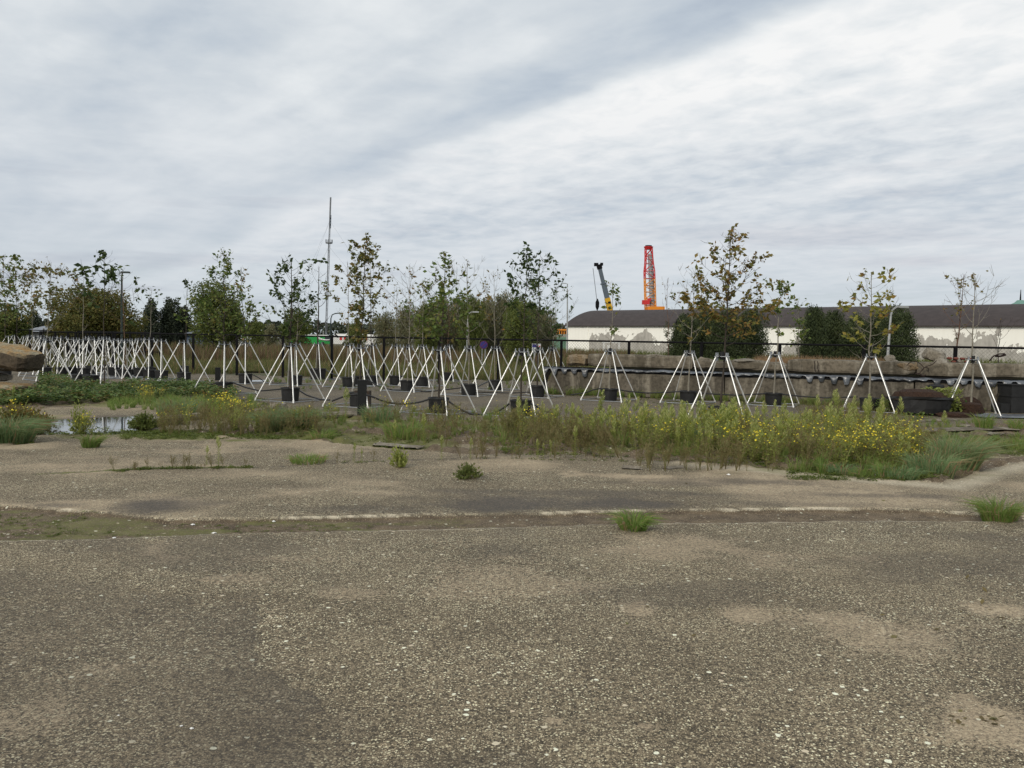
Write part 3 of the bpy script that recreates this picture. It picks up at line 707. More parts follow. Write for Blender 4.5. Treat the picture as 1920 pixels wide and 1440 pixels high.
# ------------------------------------------------------------------ coaches and sheds far off
def coach(xl, xr, yt, Y, body, label, roofm, front):
    a = at(xl, 636, Y); b = at(xr, 636, Y); L = b[0] - a[0]; t = at((xl + xr) / 2, yt, Y)[2] + .05
    e = empty('coach', ((a[0] + b[0]) / 2, Y, -.05), 0, label, 'coach', 'coaches parked beyond the field')
    def shell(z0, z1, ins, mm, nm, grow=0.0):
        g = Geo(); k = 14; V = []
        for s in (-1, 1):
            for i in range(k + 1):
                x = -L / 2 + L * i / k
                tp = z1 - (.55 * max(0, (i - k + 2) / 2) ** 2 if front > 0 else 0) - (.25 if i == 0 else 0)
                V += [[x, s * (1.27 + grow), z0], [x, s * (1.27 + grow), tp - .25], [x, s * (1.0), tp]]
        V = np.array(V); m_ = 3 * (k + 1); f = []
        for i in range(k):
            for s in range(2):
                o = s * m_ + i * 3
                f += [[o, o + 3, o + 4, o + 1], [o + 1, o + 4, o + 5, o + 2]]
            f.append([i * 3 + 2, i * 3 + 5, m_ + i * 3 + 5, m_ + i * 3 + 2])
        for i in (0, k):
            o = i * 3; f += [[o, o + 1, m_ + o + 1, m_ + o], [o + 1, o + 2, m_ + o + 2, m_ + o + 1]]
        g.add(V, f); return g.build(nm, mm, e)
    shell(.45, t - .35, 0, body, 'body')
    g = Geo(); g.box((-.2, 0, t - .24), (L - 1.6, 2.0, .36)); g.build('roof', roofm, e)
    for i in range(4):
        x = (-L * .32, -L * .26, L * .30, L * .34)[i]
    for x in (-L * .30, -L * .21, L * .30):
        g = Geo(); g.tube([(x, -1.30, .5), (x, 1.30, .5)], .5, 16); g.build('wheel', MT['rubber'], e)
    g = Geo(); g.box((L / 2 - .75, -1.285, t * .60), (1.5, .05, 1.0)); g.box((L / 2 + .005, 0, t * .58), (.04, 2.2, 1.3)); g.build('windscreen', MT['dkglass'], e)
    return e, L, t
MT['buswhite'] = simple('white_coach_paint', (.74, .73, .70), .4, var=.08, scale=.5)
MT['busgreen'] = simple('bright_green_coach_paint', (.02, .30, .06), .4, var=.12, scale=.5)
e, L, t = coach(627, 727, 626, 215, MT['buswhite'], 'white coach with red markings and dark windscreen beyond the field', MT['buswhite'], 1)
for i in range(7):
    g = Geo(); g.box((-L * .36 + i * 1.05, -1.285, 1.75 + .1 * (i % 2)), (.62, .03, .65)); g.build('red_marking', MT['red'], e)
g = Geo(); g.box((-L / 2 + .9, -1.285, 2.4), (.9, .03, .5), rot=np.array(Matrix.Rotation(.6, 3, 'Y'))); g.build('emblem', MT['blackpaint'], e)
e, L, t = coach(545, 623, 627, 205, MT['busgreen'], 'bright green coach with pale roof parked left of the white one', MT['buswhite'], 1)
g = Geo(); g.tube([(L / 2 - 3.2, -1.3, 2.2), (L / 2 - 2.6, -1.3, 1.6), (L / 2 - 1.2, -1.3, 1.4), (L / 2 - .2, -1.3, 1.5)], [.25, .22, .16, .1], 5); g.build('white_swoosh', MT['buswhite'], e)
def lowhouse(xl, xr, yt, Y, wallm, roofm, label, cat='building', name='low_building'):
    a = at(xl, 636, Y); b = at(xr, 636, Y); t = at((xl + xr) / 2, yt, Y)[2]; L = b[0] - a[0]
    e = empty(name, ((a[0] + b[0]) / 2, Y, -.05), 0, label, cat)
    g = Geo(); g.box((0, 3, t * .36), (L, 6, t * .72)); g.build('wall', wallm, e)
    g = Geo(); V = [[-L / 2 - .4, -.5, t * .70], [L / 2 + .4, -.5, t * .70], [L / 2 - 1, 3, t], [-L / 2 + 1, 3, t], [-L / 2 - .4, 6.5, t * .70], [L / 2 + .4, 6.5, t * .70]]
    g.add(V, [[0, 1, 2, 3], [3, 2, 5, 4]]); g.add(V, [[0, 3, 4], [1, 5, 2]]); g.build('roof', roofm, e)
    for i in range(3):
        g = Geo(); g.box((-L * .3 + i * L * .3, -.03, t * .40), (L * .12, .08, t * .22)); g.build('window', MT['dkglass'], e)
lowhouse(48, 90, 606, 85, simple('grey_render', (.22, .22, .21)), simple('grey_metal_roof', (.26, .28, .31)), 'low grey-roofed hut among the trees at far left')
lowhouse(350, 378, 612, 90, simple('blue_grey_cladding', (.12, .16, .22)), simple('slate_grey_roof', (.16, .18, .21)), 'small blue-grey hut under the tall green tree')
lowhouse(447, 466, 630, 150, simple('white_cladding', (.6, .6, .57)), simple('white_roof', (.5, .5, .48)), 'tiny white cabin at the far edge of the field', 'cabin', 'site_cabin')

# ------------------------------------------------------------------ signs in the field
def sign(x, y, Y, kind, label, h):
    c = at(x, y, Y); e = empty('road_sign', (c[0], Y, -.05), 0, label, 'sign')
    g = Geo()
    for dx in ((-.09, .09) if kind == 'round' else (0,)): g.tube([(dx, .03, 0), (dx, .03, c[2] + .05)], .028, 6)
    g.build('post', MT['lampgrey'], e)
    if kind == 'round':
        g = Geo(); g.tube([(0, -.03, c[2]), (0, 0, c[2])], .235, 24); g.build('rim', MT['purple'], e)
        g = Geo(); g.tube([(0, -.045, c[2]), (0, -.03, c[2])], .19, 24); g.build('face', MT['blue'], e)
        g = Geo(); g.box((0, -.05, c[2]), (.05, .008, .38), rot=np.array(Matrix.Rotation(.785, 3, 'Y'))); g.build('red_bar', MT['purple'], e)
    else:
        g = Geo(); g.box((0, 0, c[2]), (.26, .02, .42)); g.build('plate', MT['signwhite'], e)
        g = Geo(); g.box((0, -.014, c[2] + .10), (.22, .008, .16)) if kind == 'blue' else g.tube([(-.08, -.02, c[2] + .08), (.0, -.02, c[2] - .02), (.09, -.02, c[2] + .1)], .03, 5)
        g.build('symbol', MT['blue' if kind == 'blue' else 'red'], e)
MT['purple'] = simple('faded_red_purple_rim', (.11, .018, .11), .5); MT['blue'] = simple('traffic_blue', (.035, .03, .19), .5); MT['signwhite'] = simple('sign_white', (.6, .62, .62), .5)
sign(907, 645, 50, 'round', 'round purple-blue no-parking sign on two pale posts in the field', 1)
sign(1002, 650, 46, 'blue', 'small blue and white notice plate on a post behind the tripods', 1)
sign(1009.5, 650, 46, 'red', 'small red and white notice plate beside the blue one', 1)

# ------------------------------------------------------------------ mesh fence
FY = 37.0
fpost = [np.array([FY * (-.374 + .060 * k), FY * (1 - .0277 * k)]) for k in range(-4, 15)]
fence = empty('chain_link_fence', (fpost[0][0], fpost[0][1], 0), 0, 'long black mesh fence with a top rail crossing the whole scene', 'fence')
FO = np.array([fpost[0][0], fpost[0][1], 0])
far_posts = [np.array([fpost[0][0] - .9 * k, fpost[0][1] + 3.0 * k]) for k in range(1, 14)]
def base_z(p): return float(bank_z(p[0], p[1])) if p[0] > 2 and p[0] < 33 else -.06
chain = list(reversed(far_posts)) + fpost
RH = 1.70
gm = Geo(); gm.box((0, 0, 1.0), (.085, .085, 2.0)); pm = make_mesh('fence_post', gm, [MT['blackpaint']])
for p in chain:
    o = link('post', pm, fence); o.location = np.array([p[0], p[1], -.27 + .0]) - FO
for a, b in zip(chain[:-1], chain[1:]):
    A3 = np.array([a[0], a[1], RH]) - FO; B3 = np.array([b[0], b[1], RH]) - FO
    g = Geo(); g.tube([A3, B3], .036, 6); g.build('rail', MT['blackpaint'], fence)
# the wire mesh: crossing wires, real geometry, joined
g = Geo(); V = []; Fq = []
def wire(p, q_, w):
    d = (q_ - p) / np.linalg.norm(q_ - p); s = np.cross(d, [0, 1.0, 0]); s = s / np.linalg.norm(s) * w
    n0 = len(V); V.extend([p - s, p + s, q_ + s, q_ - s]); Fq.append([n0, n0 + 1, n0 + 2, n0 + 3])
for a, b in zip(chain[:-1], chain[1:]):
    a3 = np.array([a[0], a[1], 0]) - FO; b3 = np.array([b[0], b[1], 0]) - FO; L_ = np.linalg.norm(b3 - a3)
    n_ = int(L_ / .10); z0, z1 = .02, RH - .02; run = (z1 - z0) / L_
    for i in range(-int(n_ * run) - 1, n_ + 1):
        t0, t1 = i / n_, i / n_ + run
        za, zb = z0, z1
        if t0 < 0: za = z0 + (z1 - z0) * (-t0 / run); t0_ = 0
        else: t0_ = t0
        if t1 > 1: zb = z1 - (z1 - z0) * ((t1 - 1) / run); t1_ = 1
        else: t1_ = t1
        if t1_ <= t0_: continue
        pa, pb = a3 + (b3 - a3) * t0_, a3 + (b3 - a3) * t1_
        wire(pa + (0, 0, za), pb + (0, 0, zb), .0016)
        pa2, pb2 = b3 + (a3 - b3) * t0_, b3 + (a3 - b3) * t1_
        wire(pa2 + (0, 0, za), pb2 + (0, 0, zb), .0016)
g.add(V, Fq); tag(g.build('wire_mesh', MT['blackpaint'], fence), kind='stuff')
# second, farther fence on the left
fx0 = at(-20, 640, 62.0); fx1 = at(300, 640, 58.0)
f2 = empty('rail_fence', (fx0[0], 62, 0), 0, 'farther low black fence with closer posts, seen at left above the tripods', 'fence')
for i in range(13):
    t_f = i / 12; p = np.array([fx0[0] + (fx1[0] - fx0[0]) * t_f, 62 - 4 * t_f]) - np.array([fx0[0], 62])
    o = link('post', pm, f2); o.location = (p[0], p[1], -.1)
g = Geo(); g.tube([(0, 0, 1.86), (fx1[0] - fx0[0], -4, 1.80)], .035, 5); g.tube([(0, 0, .5), (fx1[0] - fx0[0], -4, .5)], .03, 5); g.build('rail', MT['blackpaint'], f2)
# ------------------------------------------------------------------ concrete block wall
def concrete_mat(name, a, b, c, sc=1.3):
    m, n = newmat(name); co = n('ShaderNodeNewGeometry').outputs['Position']; s = n('ShaderNodeSeparateXYZ', {0: co})
    n1 = n.noise(co, sc, 6, .62); n2 = n.noise(co, sc * 8, 5, .65)
    st = n('ShaderNodeCombineXYZ', {0: n.math('MULTIPLY', s.outputs[0], 3.2), 1: 0.0, 2: n.math('MULTIPLY', s.outputs[2], .45)}).outputs[0]
    n3 = n.noise(st, 1.4, 4, .6)
    col = n.mix(n.ramp(n1, [(.35, 0), (.65, 1)]), a, b)
    col = n.mix(n.ramp(n3, [(.50, 0), (.68, .85)]), col, c)
    col = n.mix(n.ramp(n2, [(.35, .55), (.55, 0)]), col, tuple(v * .45 for v in a))
    return finish(m, n, col, .92, n2, bs=.7, bd=.02)
MT['conc'] = concrete_mat('stained_dark_concrete', (.078, .066, .048), (.150, .130, .100), (.30, .265, .205))
MT['conc2'] = concrete_mat('weathered_brown_concrete', (.105, .088, .062), (.18, .152, .112), (.30, .265, .205))
MT['concpale'] = concrete_mat('pale_broken_concrete', (.17, .145, .11), (.26, .23, .18), (.36, .33, .28), 2.5)
MT['lichen'] = concrete_mat('lichened_rubble_concrete', (.17, .12, .065), (.26, .19, .11), (.34, .29, .22), 3)
def rough_box(L, W, H, seed, amp=.02, nx=10, ny=4, nz=4, shear=0.0, chip=.0):
    """a box of subdivided faces whose surface and corners are worn"""
    g = Geo(); r_ = np.random.default_rng(seed)
    def face(u, v, o, nu, nv):
        a, b = np.meshgrid(np.linspace(0, 1, nu + 1), np.linspace(0, 1, nv + 1)); p = o + a.reshape(-1, 1) * u + b.reshape(-1, 1) * v
        i = np.arange(a.size).reshape(a.shape); return p, np.stack([i[:-1, :-1], i[:-1, 1:], i[1:, 1:], i[1:, :-1]], -1).reshape(-1, 4)
    ex, ey, ez = np.array([L, 0, 0.]), np.array([0, W, 0.]), np.array([0, 0, H * 1.])
    o = np.array([-L / 2, -W / 2, 0])
    for u, v, oo, nu, nv in ((ex, ez, o, nx, nz), (ez, ex, o + ey, nz, nx), (ez, ey, o, nz, ny), (ey, ez, o + ex, ny, nz), (ex, ey, o + ez, nx, ny), (ey, ex, o, ny, nx)):
        p, f = face(u, v, oo, nu, nv)
        q_ = p / np.array([L / 2, W / 2, H]);
        e = (np.abs(q_[:, 0]) > .99).astype(int) + (np.abs(q_[:, 1]) > .99) + ((q_[:, 2] < .01) | (q_[:, 2] > .99))
        s = seed * 3.1
        d = np.stack([fbm(p[:, 1] * 2.5 + s, p[:, 2] * 2.5 + p[:, 0] * 1.7, 1), fbm(p[:, 0] * 2.5 + s, p[:, 2] * 2.5 + p[:, 1], 2), fbm(p[:, 0] * 2.5 + s, p[:, 1] * 2.5 + p[:, 2], 3)], -1) - .5
        p = p + d * amp * 2
        inw = np.clip(e - 1, 0, 2)[:, None] * (.012 + chip * fbm(p[:, 0] * 3 + s, p[:, 2] * 3, 8)[:, None])
        p = p - inw * np.sign(p - np.array([0, 0, H / 2])) 
        p[:, 0] += shear * (p[:, 2] / H) * (p[:, 0] > 0)
        g.add(p, f)
    return g
wv = np.array([1.0, -.365]); wv /= np.linalg.norm(wv); wang = math.atan2(wv[1], wv[0])
W0 = np.array([1.02, wall_y(1.02)])
cw = empty('concrete_block_wall', (W0[0], W0[1], 0), wang, 'long two-tier wall of stained concrete blocks on the right behind the potted saplings', 'wall')
s = 0.0; i = 0; LOWH = .80
rng = np.random.default_rng(3)
while s < 26:
    L_ = [5.6, 5.1, 6.2, 5.3, 5.8][i % 5]
    g = rough_box(L_ - .008, .60, LOWH + rng.uniform(-.006, .006), 20 + i, .014, 26, 3, 6)
    if i == 0:
        for a in g.v: a[:, 0] += np.where(a[:, 0] < -L_ / 2 + .35, (a[:, 2] / LOWH) * .28, 0)
    o = g.build('block', MT['conc'], cw, smooth=False); o.location = (s + L_ / 2, .30 + rng.uniform(-.015, .015), 0)
    s += L_; i += 1
s = .62; i = 0; UPZ = LOWH + .085
lens = [.72, 3.3, 2.7, 3.4, 3.0, 1.6, 2.8, 3.2, 1.9, 3.6, 3.2, 3.3]
while s < 25:
    L_ = lens[i % 12]
    uh = .40 + rng.uniform(-.03, .03); broken = i in (0, 2, 5, 7)
    g = rough_box(L_ - .015, .48, uh, 50 + i, .045 if broken else .024, 14, 4, 5, chip=.07 if broken else .02)
    for a in g.v:
        if broken: a[:, 2] -= np.where(a[:, 2] > uh * .5, fbm(a[:, 0] * 2 + i, a[:, 1], 4) * .14 * (1 if i != 0 else .8), 0)
    o = g.build('block', MT['conc2' if i else 'lichen'], cw); o.location = (s + L_ / 2, .42 + rng.uniform(-.03, .03), UPZ + .0); o.rotation_euler = (0, 0, rng.uniform(-.015, .015))
    s += L_; i += 1

def W(sx, back, z):     # a point given along the wall
    p = W0 + wv * sx + np.array([-wv[1], wv[0]]) * back; return np.array([p[0], p[1], z])
def s_at(px_, z_=.8):   # along-wall distance of a photo column
    best = min(np.linspace(0, 26, 1041), key=lambda q_: abs(proj(W(q_, 0, z_))[0] - px_)); return best

# black sheeting squeezed between the tiers, hanging in scallops
def foil_mat():
    m, n = newmat('black_polythene'); co = n('ShaderNodeTexCoord').outputs['Object']; h = n.noise(co, 7, 4, .6)
    c_ = n.mix(n.ramp(n.noise(co, 1.7, 4, .6), [(.4, 0), (.62, 1)]), (.030, .033, .038), (.115, .128, .145))  # grey-blue tone paints the sky's sheen on the black film into its colour
    return finish(m, n, c_, .32, h, 0, .8, bs=.8, bd=.03)
MT['foil'] = foil_mat()
ns = 900; S = np.linspace(-.02, 25.6, ns); V = []
sc_ = .5 + .5 * np.sin(S * 2 * np.pi / .33 + 2 * fbm(S, S * 0, 4))
lift = fbm(S * .9, S * 0 + 3, 6); tz = [(-.1, s_at(1112)), (s_at(1503), s_at(1622)), (s_at(1738), 26)]; teeth = sum(((S > a_) & (S < b_)).astype(float) for a_, b_ in tz); hang = .012 + (.02 + .13 * teeth) * np.clip(sc_ * 2.2 - .6, 0, 1) * (teeth + (1 - teeth) * .4) * (.5 + vnoise(S * 3, S * 0, 4)) + .09 * (1 - teeth) * fbm(S * 2.6, S * 0, 14) ** 1.5 
rows = 7
for r_ in range(rows):
    t = r_ / (rows - 1)
    if r_ < 3: y = .35 - .38 * t * 2.4; zz_ = LOWH + .022 + .02 * lift
    yb = [.32, .12, .0, -.055, -.085, -.09, -.085][r_]
    zb_ = [LOWH + .045, LOWH + .045, LOWH + .045, LOWH + .018, None, None, None][r_]
    if zb_ is None: zv = LOWH + .005 - hang * (r_ - 3) / 3.0
    else: zv = zb_ + .035 * (fbm(S * 4, S * 0 + r_, 8) - .5)
    yy = yb + .035 * (fbm(S * 3.4, S * 0 + r_ * .7, 5) - .5) * (1 + (r_ > 2)) - .055 * (sc_ - .3) * max(0, r_ - 2) / 4 + .03 * max(0, r_ - 2) / 4
    V.append(np.stack([S, yy, zv + 0 * S], -1))
V = np.array(V)
i_ = np.arange(rows * ns).reshape(rows, ns)
g = Geo(); g.add(V.reshape(-1, 3), np.stack([i_[:-1, :-1], i_[:-1, 1:], i_[1:, 1:], i_[1:, :-1]], -1).reshape(-1, 4))
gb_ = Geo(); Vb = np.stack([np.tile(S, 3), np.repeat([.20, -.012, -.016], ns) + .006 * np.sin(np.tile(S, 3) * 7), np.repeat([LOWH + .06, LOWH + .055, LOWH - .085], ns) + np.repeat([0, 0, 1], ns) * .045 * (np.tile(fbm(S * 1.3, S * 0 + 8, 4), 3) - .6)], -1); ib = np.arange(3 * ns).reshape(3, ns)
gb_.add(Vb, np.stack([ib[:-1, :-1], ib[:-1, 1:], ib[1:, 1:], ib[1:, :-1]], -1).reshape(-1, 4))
fo = g.build('polythene_sheet', MT['foil'], None, smooth=True); fo.location = (W0[0], W0[1], 0); fo.rotation_euler = (0, 0, wang)
gb_.build('gap_shade_strip', MT['blackpaint'], fo)  # added near-black strip: stands for the shadow in the gap between tiers
tag(fo, 'black shiny plastic sheeting trapped between the two tiers of the wall', 'plastic sheet')
g = Geo(); U, T = np.meshgrid(np.linspace(0, 1, 10), np.linspace(0, 1, 14))
V = np.stack([.30 - .42 * T ** .8 - .0, -.06 + .55 * U + .03 * np.sin(T * 9 + U * 5), LOWH + .045 - .74 * T ** 1.5 + .03 * np.sin(U * 12 + T * 5)], -1)
i_ = np.arange(U.size).reshape(U.shape); g.add(V.reshape(-1, 3), np.stack([i_[:-1, :-1], i_[:-1, 1:], i_[1:, 1:], i_[1:, :-1]], -1).reshape(-1, 4))
o = g.build('sheet_end', MT['foil'], fo, smooth=True)

def rock(name, c, size, seed, m, label, cat, rot=(0, 0, 0), parent=None):
    r_ = np.random.default_rng(seed); nu, nv = 26, 16; V = []
    for j in range(nv + 1):
        ph = math.pi * j / nv
        for i in range(nu):
            th = 2 * math.pi * i / nu; d = np.array([math.sin(ph) * math.cos(th), math.sin(ph) * math.sin(th), math.cos(ph)])
            V.append(d)
    V = np.array(V); pl = r_.normal(size=(18, 3)); pl /= np.linalg.norm(pl, axis=1)[:, None]; dist = r_.uniform(.52, .82, 18)
    rad = np.ones(len(V))
    for p, dd_ in zip(pl, dist):
        dot = V @ p; rad = np.where(dot > .2, np.minimum(rad, dd_ / np.maximum(dot, .2)), rad)
    V = V * rad[:, None] * (1 + .16 * (fbm(V[:, 0] * 4 + seed, V[:, 1] * 4 + V[:, 2] * 3, 2)[:, None] - .5)) * np.array(size) / 2 * 1.25
    V = V @ np.array(Euler(rot).to_matrix()).T
    f = [[j * nu + i, j * nu + (i + 1) % nu, (j + 1) * nu + (i + 1) % nu, (j + 1) * nu + i] for j in range(nv) for i in range(nu)]
    g = Geo(); g.add(V, f); o = g.build(name, m, parent); o.location = c
    if label: tag(o, label, cat)
    return o
def onwall(px_, py_, back=.35):
    s0 = s_at(px_); p = W(s0, back, 0); q_ = at(px_, py_, p[1]); return np.array([q_[0], p[1], q_[2]])
rock('boulder', onwall(1747, 666, .7), (.62, .5, .42), 5, MT['concpale'], 'biggest concrete lump, perched on bent bars above the right part of the wall', 'rubble', (0, .35, 0))
rock('boulder', onwall(1668, 672, .6), (.30, .3, .24), 6, MT['concpale'], 'upper of two stacked pale lumps by the lamp foot', 'rubble')
rock('boulder', onwall(1672, 682, .5), (.36, .3, .20), 7, MT['concpale'], 'lower of two stacked pale lumps by the lamp foot', 'rubble')
rock('boulder', onwall(1316, 672, .4), (.20, .2, .12), 8, MT['concpale'], 'small round pale stone on the wall top between two tripods', 'rubble')
rock('boulder', onwall(1712, 688, .35), (.78, .5, .36), 9, MT['lichen'], 'broad tan concrete lump in the gap of the upper tier', 'rubble', (0, .1, .3))
rock('boulder', onwall(1765, 684, .35), (.36, .4, .40), 19, MT['concpale'], 'wedge of pale concrete under the perched lump', 'rubble', (0, -.7, 0))
for i, (xx, yy, w, h, lb) in enumerate([(1093, 670, .55, .22, 'tan flattened slab piece at the left end of the upper tier'), (1232, 669, .85, .16, 'long flat pale slab piece lying on the upper tier'),
                                 (1400, 676, .7, .12, 'thin flat slab piece lying on the upper tier under the big sapling')]):
    rock('slab_piece', onwall(xx, yy, .42), (w, .4, h), 30 + i, MT['lichen' if i == 0 else 'concpale'], lb, 'rubble')
# rusty bars
MT['rust'] = simple('rusty_bar', (.035, .022, .018), .9, var=.4, scale=20)
def bar_(pts, label, back=.15, r=.012):
    P_ = [onwall(a, b, back) for a, b in pts]; P_ = np.array(P_)
    t = np.linspace(0, 1, len(P_)); tt = np.linspace(0, 1, 24)
    Pn = np.stack([np.interp(tt, t, P_[:, k]) for k in range(3)], -1)
    for _ in range(4): Pn[1:-1] = (Pn[:-2] + Pn[1:-1] * 2 + Pn[2:]) / 4
    c = Pn[0].copy(); g = Geo(); g.tube(Pn - c, r, 6); o = g.build('reinforcing_bar', MT['rust']); o.location = c; tag(o, label, 'rebar', 'bent rusty bars in the broken wall')
bar_([(1700, 686), (1706, 679), (1716, 677), (1725, 681), (1733, 690)], 'rusty bar arching over the tan lump', .0)
bar_([(1722, 702), (1730, 693), (1736, 687), (1748, 684), (1756, 676)], 'rusty bar running up to the perched lump', .0)
bar_([(1728, 694), (1735, 688), (1742, 691), (1740, 697)], 'short hooked rusty bar under the perched lump', .0)
bar_([(1716, 701), (1724, 700), (1730, 706), (1736, 703)], 'thick rusty bar stub at the foot of the gap', -.02, .018)
bar_([(1855, 677), (1862, 668), (1872, 664), (1884, 663)], 'dark bent tube sticking up above the wall at far right', .5, .02)
bar_([(1866, 668), (1876, 668), (1886, 665)], 'short dark tube crossing the bent one at far right', .55, .03)
for i, xx in enumerate([1527, 1533]):
    bar_([(xx, 677), (xx + 1, 684), (xx, 690), (xx + 2, 697)], ['left upright rusty bar in the slot of the upper tier', 'right upright rusty bar in the slot of the upper tier'][i], .0)
# red brick chunk
bc = onwall(1800, 676, .75)
br_ = empty('brick_chunk', bc, wang, 'broken lump of red brickwork on the wall by the fence post', 'rubble')
k_ = 0
for r_ in range(2):
    for c_ in range(5 - r_):
        g = rough_box(.15, .2, .075, 70 + k_, .008, 3, 2, 2); o = g.build('brick', MT['brickred' if (r_ or c_ % 2) else 'concpale'], br_); o.location = (-.33 + c_ * .165 + r_ * .06, 0, -.07 + r_ * .085); k_ += 1

# ------------------------------------------------------------------ left: broken slabs
def slab(c, dim, rot, seed, m, label, amp=.05):
    g = rough_box(dim[0], dim[1], dim[2], seed, amp, 16, 8, 5, chip=.05)
    o = g.build('concrete_slab', m); o.location = c; o.rotation_euler = rot; return tag(o, label, 'slab', 'broken concrete slabs at the left edge')
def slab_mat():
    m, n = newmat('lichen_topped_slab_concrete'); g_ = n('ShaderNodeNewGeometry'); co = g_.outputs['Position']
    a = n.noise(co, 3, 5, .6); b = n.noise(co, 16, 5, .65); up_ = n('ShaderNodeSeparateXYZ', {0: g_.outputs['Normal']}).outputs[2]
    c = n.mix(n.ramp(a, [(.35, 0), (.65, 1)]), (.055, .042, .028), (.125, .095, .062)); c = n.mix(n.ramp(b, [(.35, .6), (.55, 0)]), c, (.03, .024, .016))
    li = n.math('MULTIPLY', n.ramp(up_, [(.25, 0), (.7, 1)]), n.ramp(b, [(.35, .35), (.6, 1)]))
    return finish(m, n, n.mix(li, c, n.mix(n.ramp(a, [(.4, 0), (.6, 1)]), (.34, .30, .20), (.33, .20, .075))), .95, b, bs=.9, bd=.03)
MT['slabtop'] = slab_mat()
Ys = 21.0
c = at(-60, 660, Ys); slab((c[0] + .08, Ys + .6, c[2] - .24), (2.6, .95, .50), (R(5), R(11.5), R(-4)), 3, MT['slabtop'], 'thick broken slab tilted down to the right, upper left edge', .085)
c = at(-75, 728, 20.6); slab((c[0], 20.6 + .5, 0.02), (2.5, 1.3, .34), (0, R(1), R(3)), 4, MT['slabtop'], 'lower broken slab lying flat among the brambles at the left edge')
c = at(-80, 700, 22.5); slab((c[0] - .1, 22.7, .32), (2.3, 1.3, .22), (0, R(2), R(8)), 5, MT['concpale'], 'pale middle slab seen in the gap between the other two')
c = at(-30, 712, 22.0); 
slab((c[0] - .3, 22.9, .62), (1.7, 1.1, .16), (0, R(1), R(-6)), 6, MT['concpale'], 'thin pale slab wedged under the tilted one')

# ------------------------------------------------------------------ long low kerbs and bits of concrete in the weeds
def kerb(x0, y0, x1, y1, h, w, seed, label, m='concpale'):
    a = G(x0, y0, .0); b = G(x1, y1, .0); L_ = np.linalg.norm(b - a)
    g = rough_box(L_, w, h, seed, .012, 18, 2, 2, chip=.02); o = g.build('concrete_beam', MT[m]); o.location = (a + b) / 2 + np.array([0, w / 2, -.02]); o.rotation_euler = (0, 0, math.atan2(b[1] - a[1], b[0] - a[0]))
    tag(o, label, 'beam', 'old concrete beams and slabs among the weeds')
kerb(268, 795, 374, 784, .13, .22, 11, 'long pale concrete beam beside the puddle')
kerb(478, 776, 526, 770, .14, .22, 12, 'short pale beam between the yellow ragwort clumps')
kerb(508, 772, 530, 770, .20, .25, 13, 'small square pale block beside the coarse grass')
kerb(514, 800, 534, 800, .25, .25, 14, 'grey block half buried in the coarse grass clump', 'conc2')
kerb(596, 783, 660, 781, .13, .25, 15, 'pale beam left of the tall black bollard')
kerb(760, 775, 770, 774, .05, .12, 16, 'small pale chip beside the black hose')
kerb(1165, 879, 1206, 881, .06, .12, 17, 'crumbling grey chunk on the open slab')
kerb(1244, 880, 1284, 877, .05, .12, 18, 'smaller crumbling grey chunk right of its neighbour')
kerb(1574, 861, 1640, 866, .09, .35, 19, 'pale broken slab showing under the ragwort')
kerb(1362, 843, 1408, 842, .09, .3, 20, 'pale slab hidden among tall fleabane')
kerb(1855, 813, 1886, 817, .05, .35, 21, 'pale flat slab near the right edge below the black mat')
kerb(1876, 806, 1925, 808, .06, .5, 22, 'second pale flat slab near the right edge')
kerb(1808, 799, 1850, 797, .03, .25, 23, 'thin flat slab piece left of the black mat')
kerb(1690, 812, 1890, 806, .07, .5, 24, 'long low concrete strip crossing the grass at right', 'conc2')
kerb(1690, 792, 1800, 789, .06, .3, 25, 'narrow concrete strip behind the long one at right', 'conc2')
kerb(700, 834, 790, 840, .04, .3, 26, 'flat pale slab remnant in front of the low weeds')

# ------------------------------------------------------------------ black bollards and hoses
def bollard(xc, yb, wpx, hpx, label, rz=.2):
    p = G(xc, yb); wd = wpx * p[1] / F; h = hpx * p[1] / F
    e = empty('bollard', (p[0], p[1] + wd / 2, -.03), rz, label, 'post', 'square black posts in the yard')
    g = Geo(); g.box((0, 0, h / 2), (wd, wd, h)); g.build('shaft', MT['postblack'], e)
    g = Geo(); g.box((0, 0, h + .012), (wd * 1.04, wd * 1.04, .03)); g.build('cap', MT['postblack'], e)
bollard(677, 780, 17, 68, 'tall black square post in the weeds, left of centre')
bollard(407, 713, 9, 24, 'black post just left of the leafy green sapling pot')
bollard(343, 711, 14, 25, 'short wide black post beside the flooded yard')
bollard(688, 712, 7, 20, 'slim distant black post right of the crowded tripod', .1)
bollard(280, 709, 9, 22, 'dark post inside the second tripod group at left')
bollard(210, 706, 12, 14, 'low dark post deep among the left tripods')
bollard(541, 717, 4, 22, 'thin dark stake left of the distant pot', 0)
p = G(680, 762); g = Geo(); g.box((0, 0, .2), (.36, .3, .4)); e = g.build('timber_block', simple('dark_stained_timber', (.07, .05, .035), .9, var=.5)); e.location = (p[0], p[1], -.02); tag(e, 'brown timber block standing behind the tall black post', 'block')

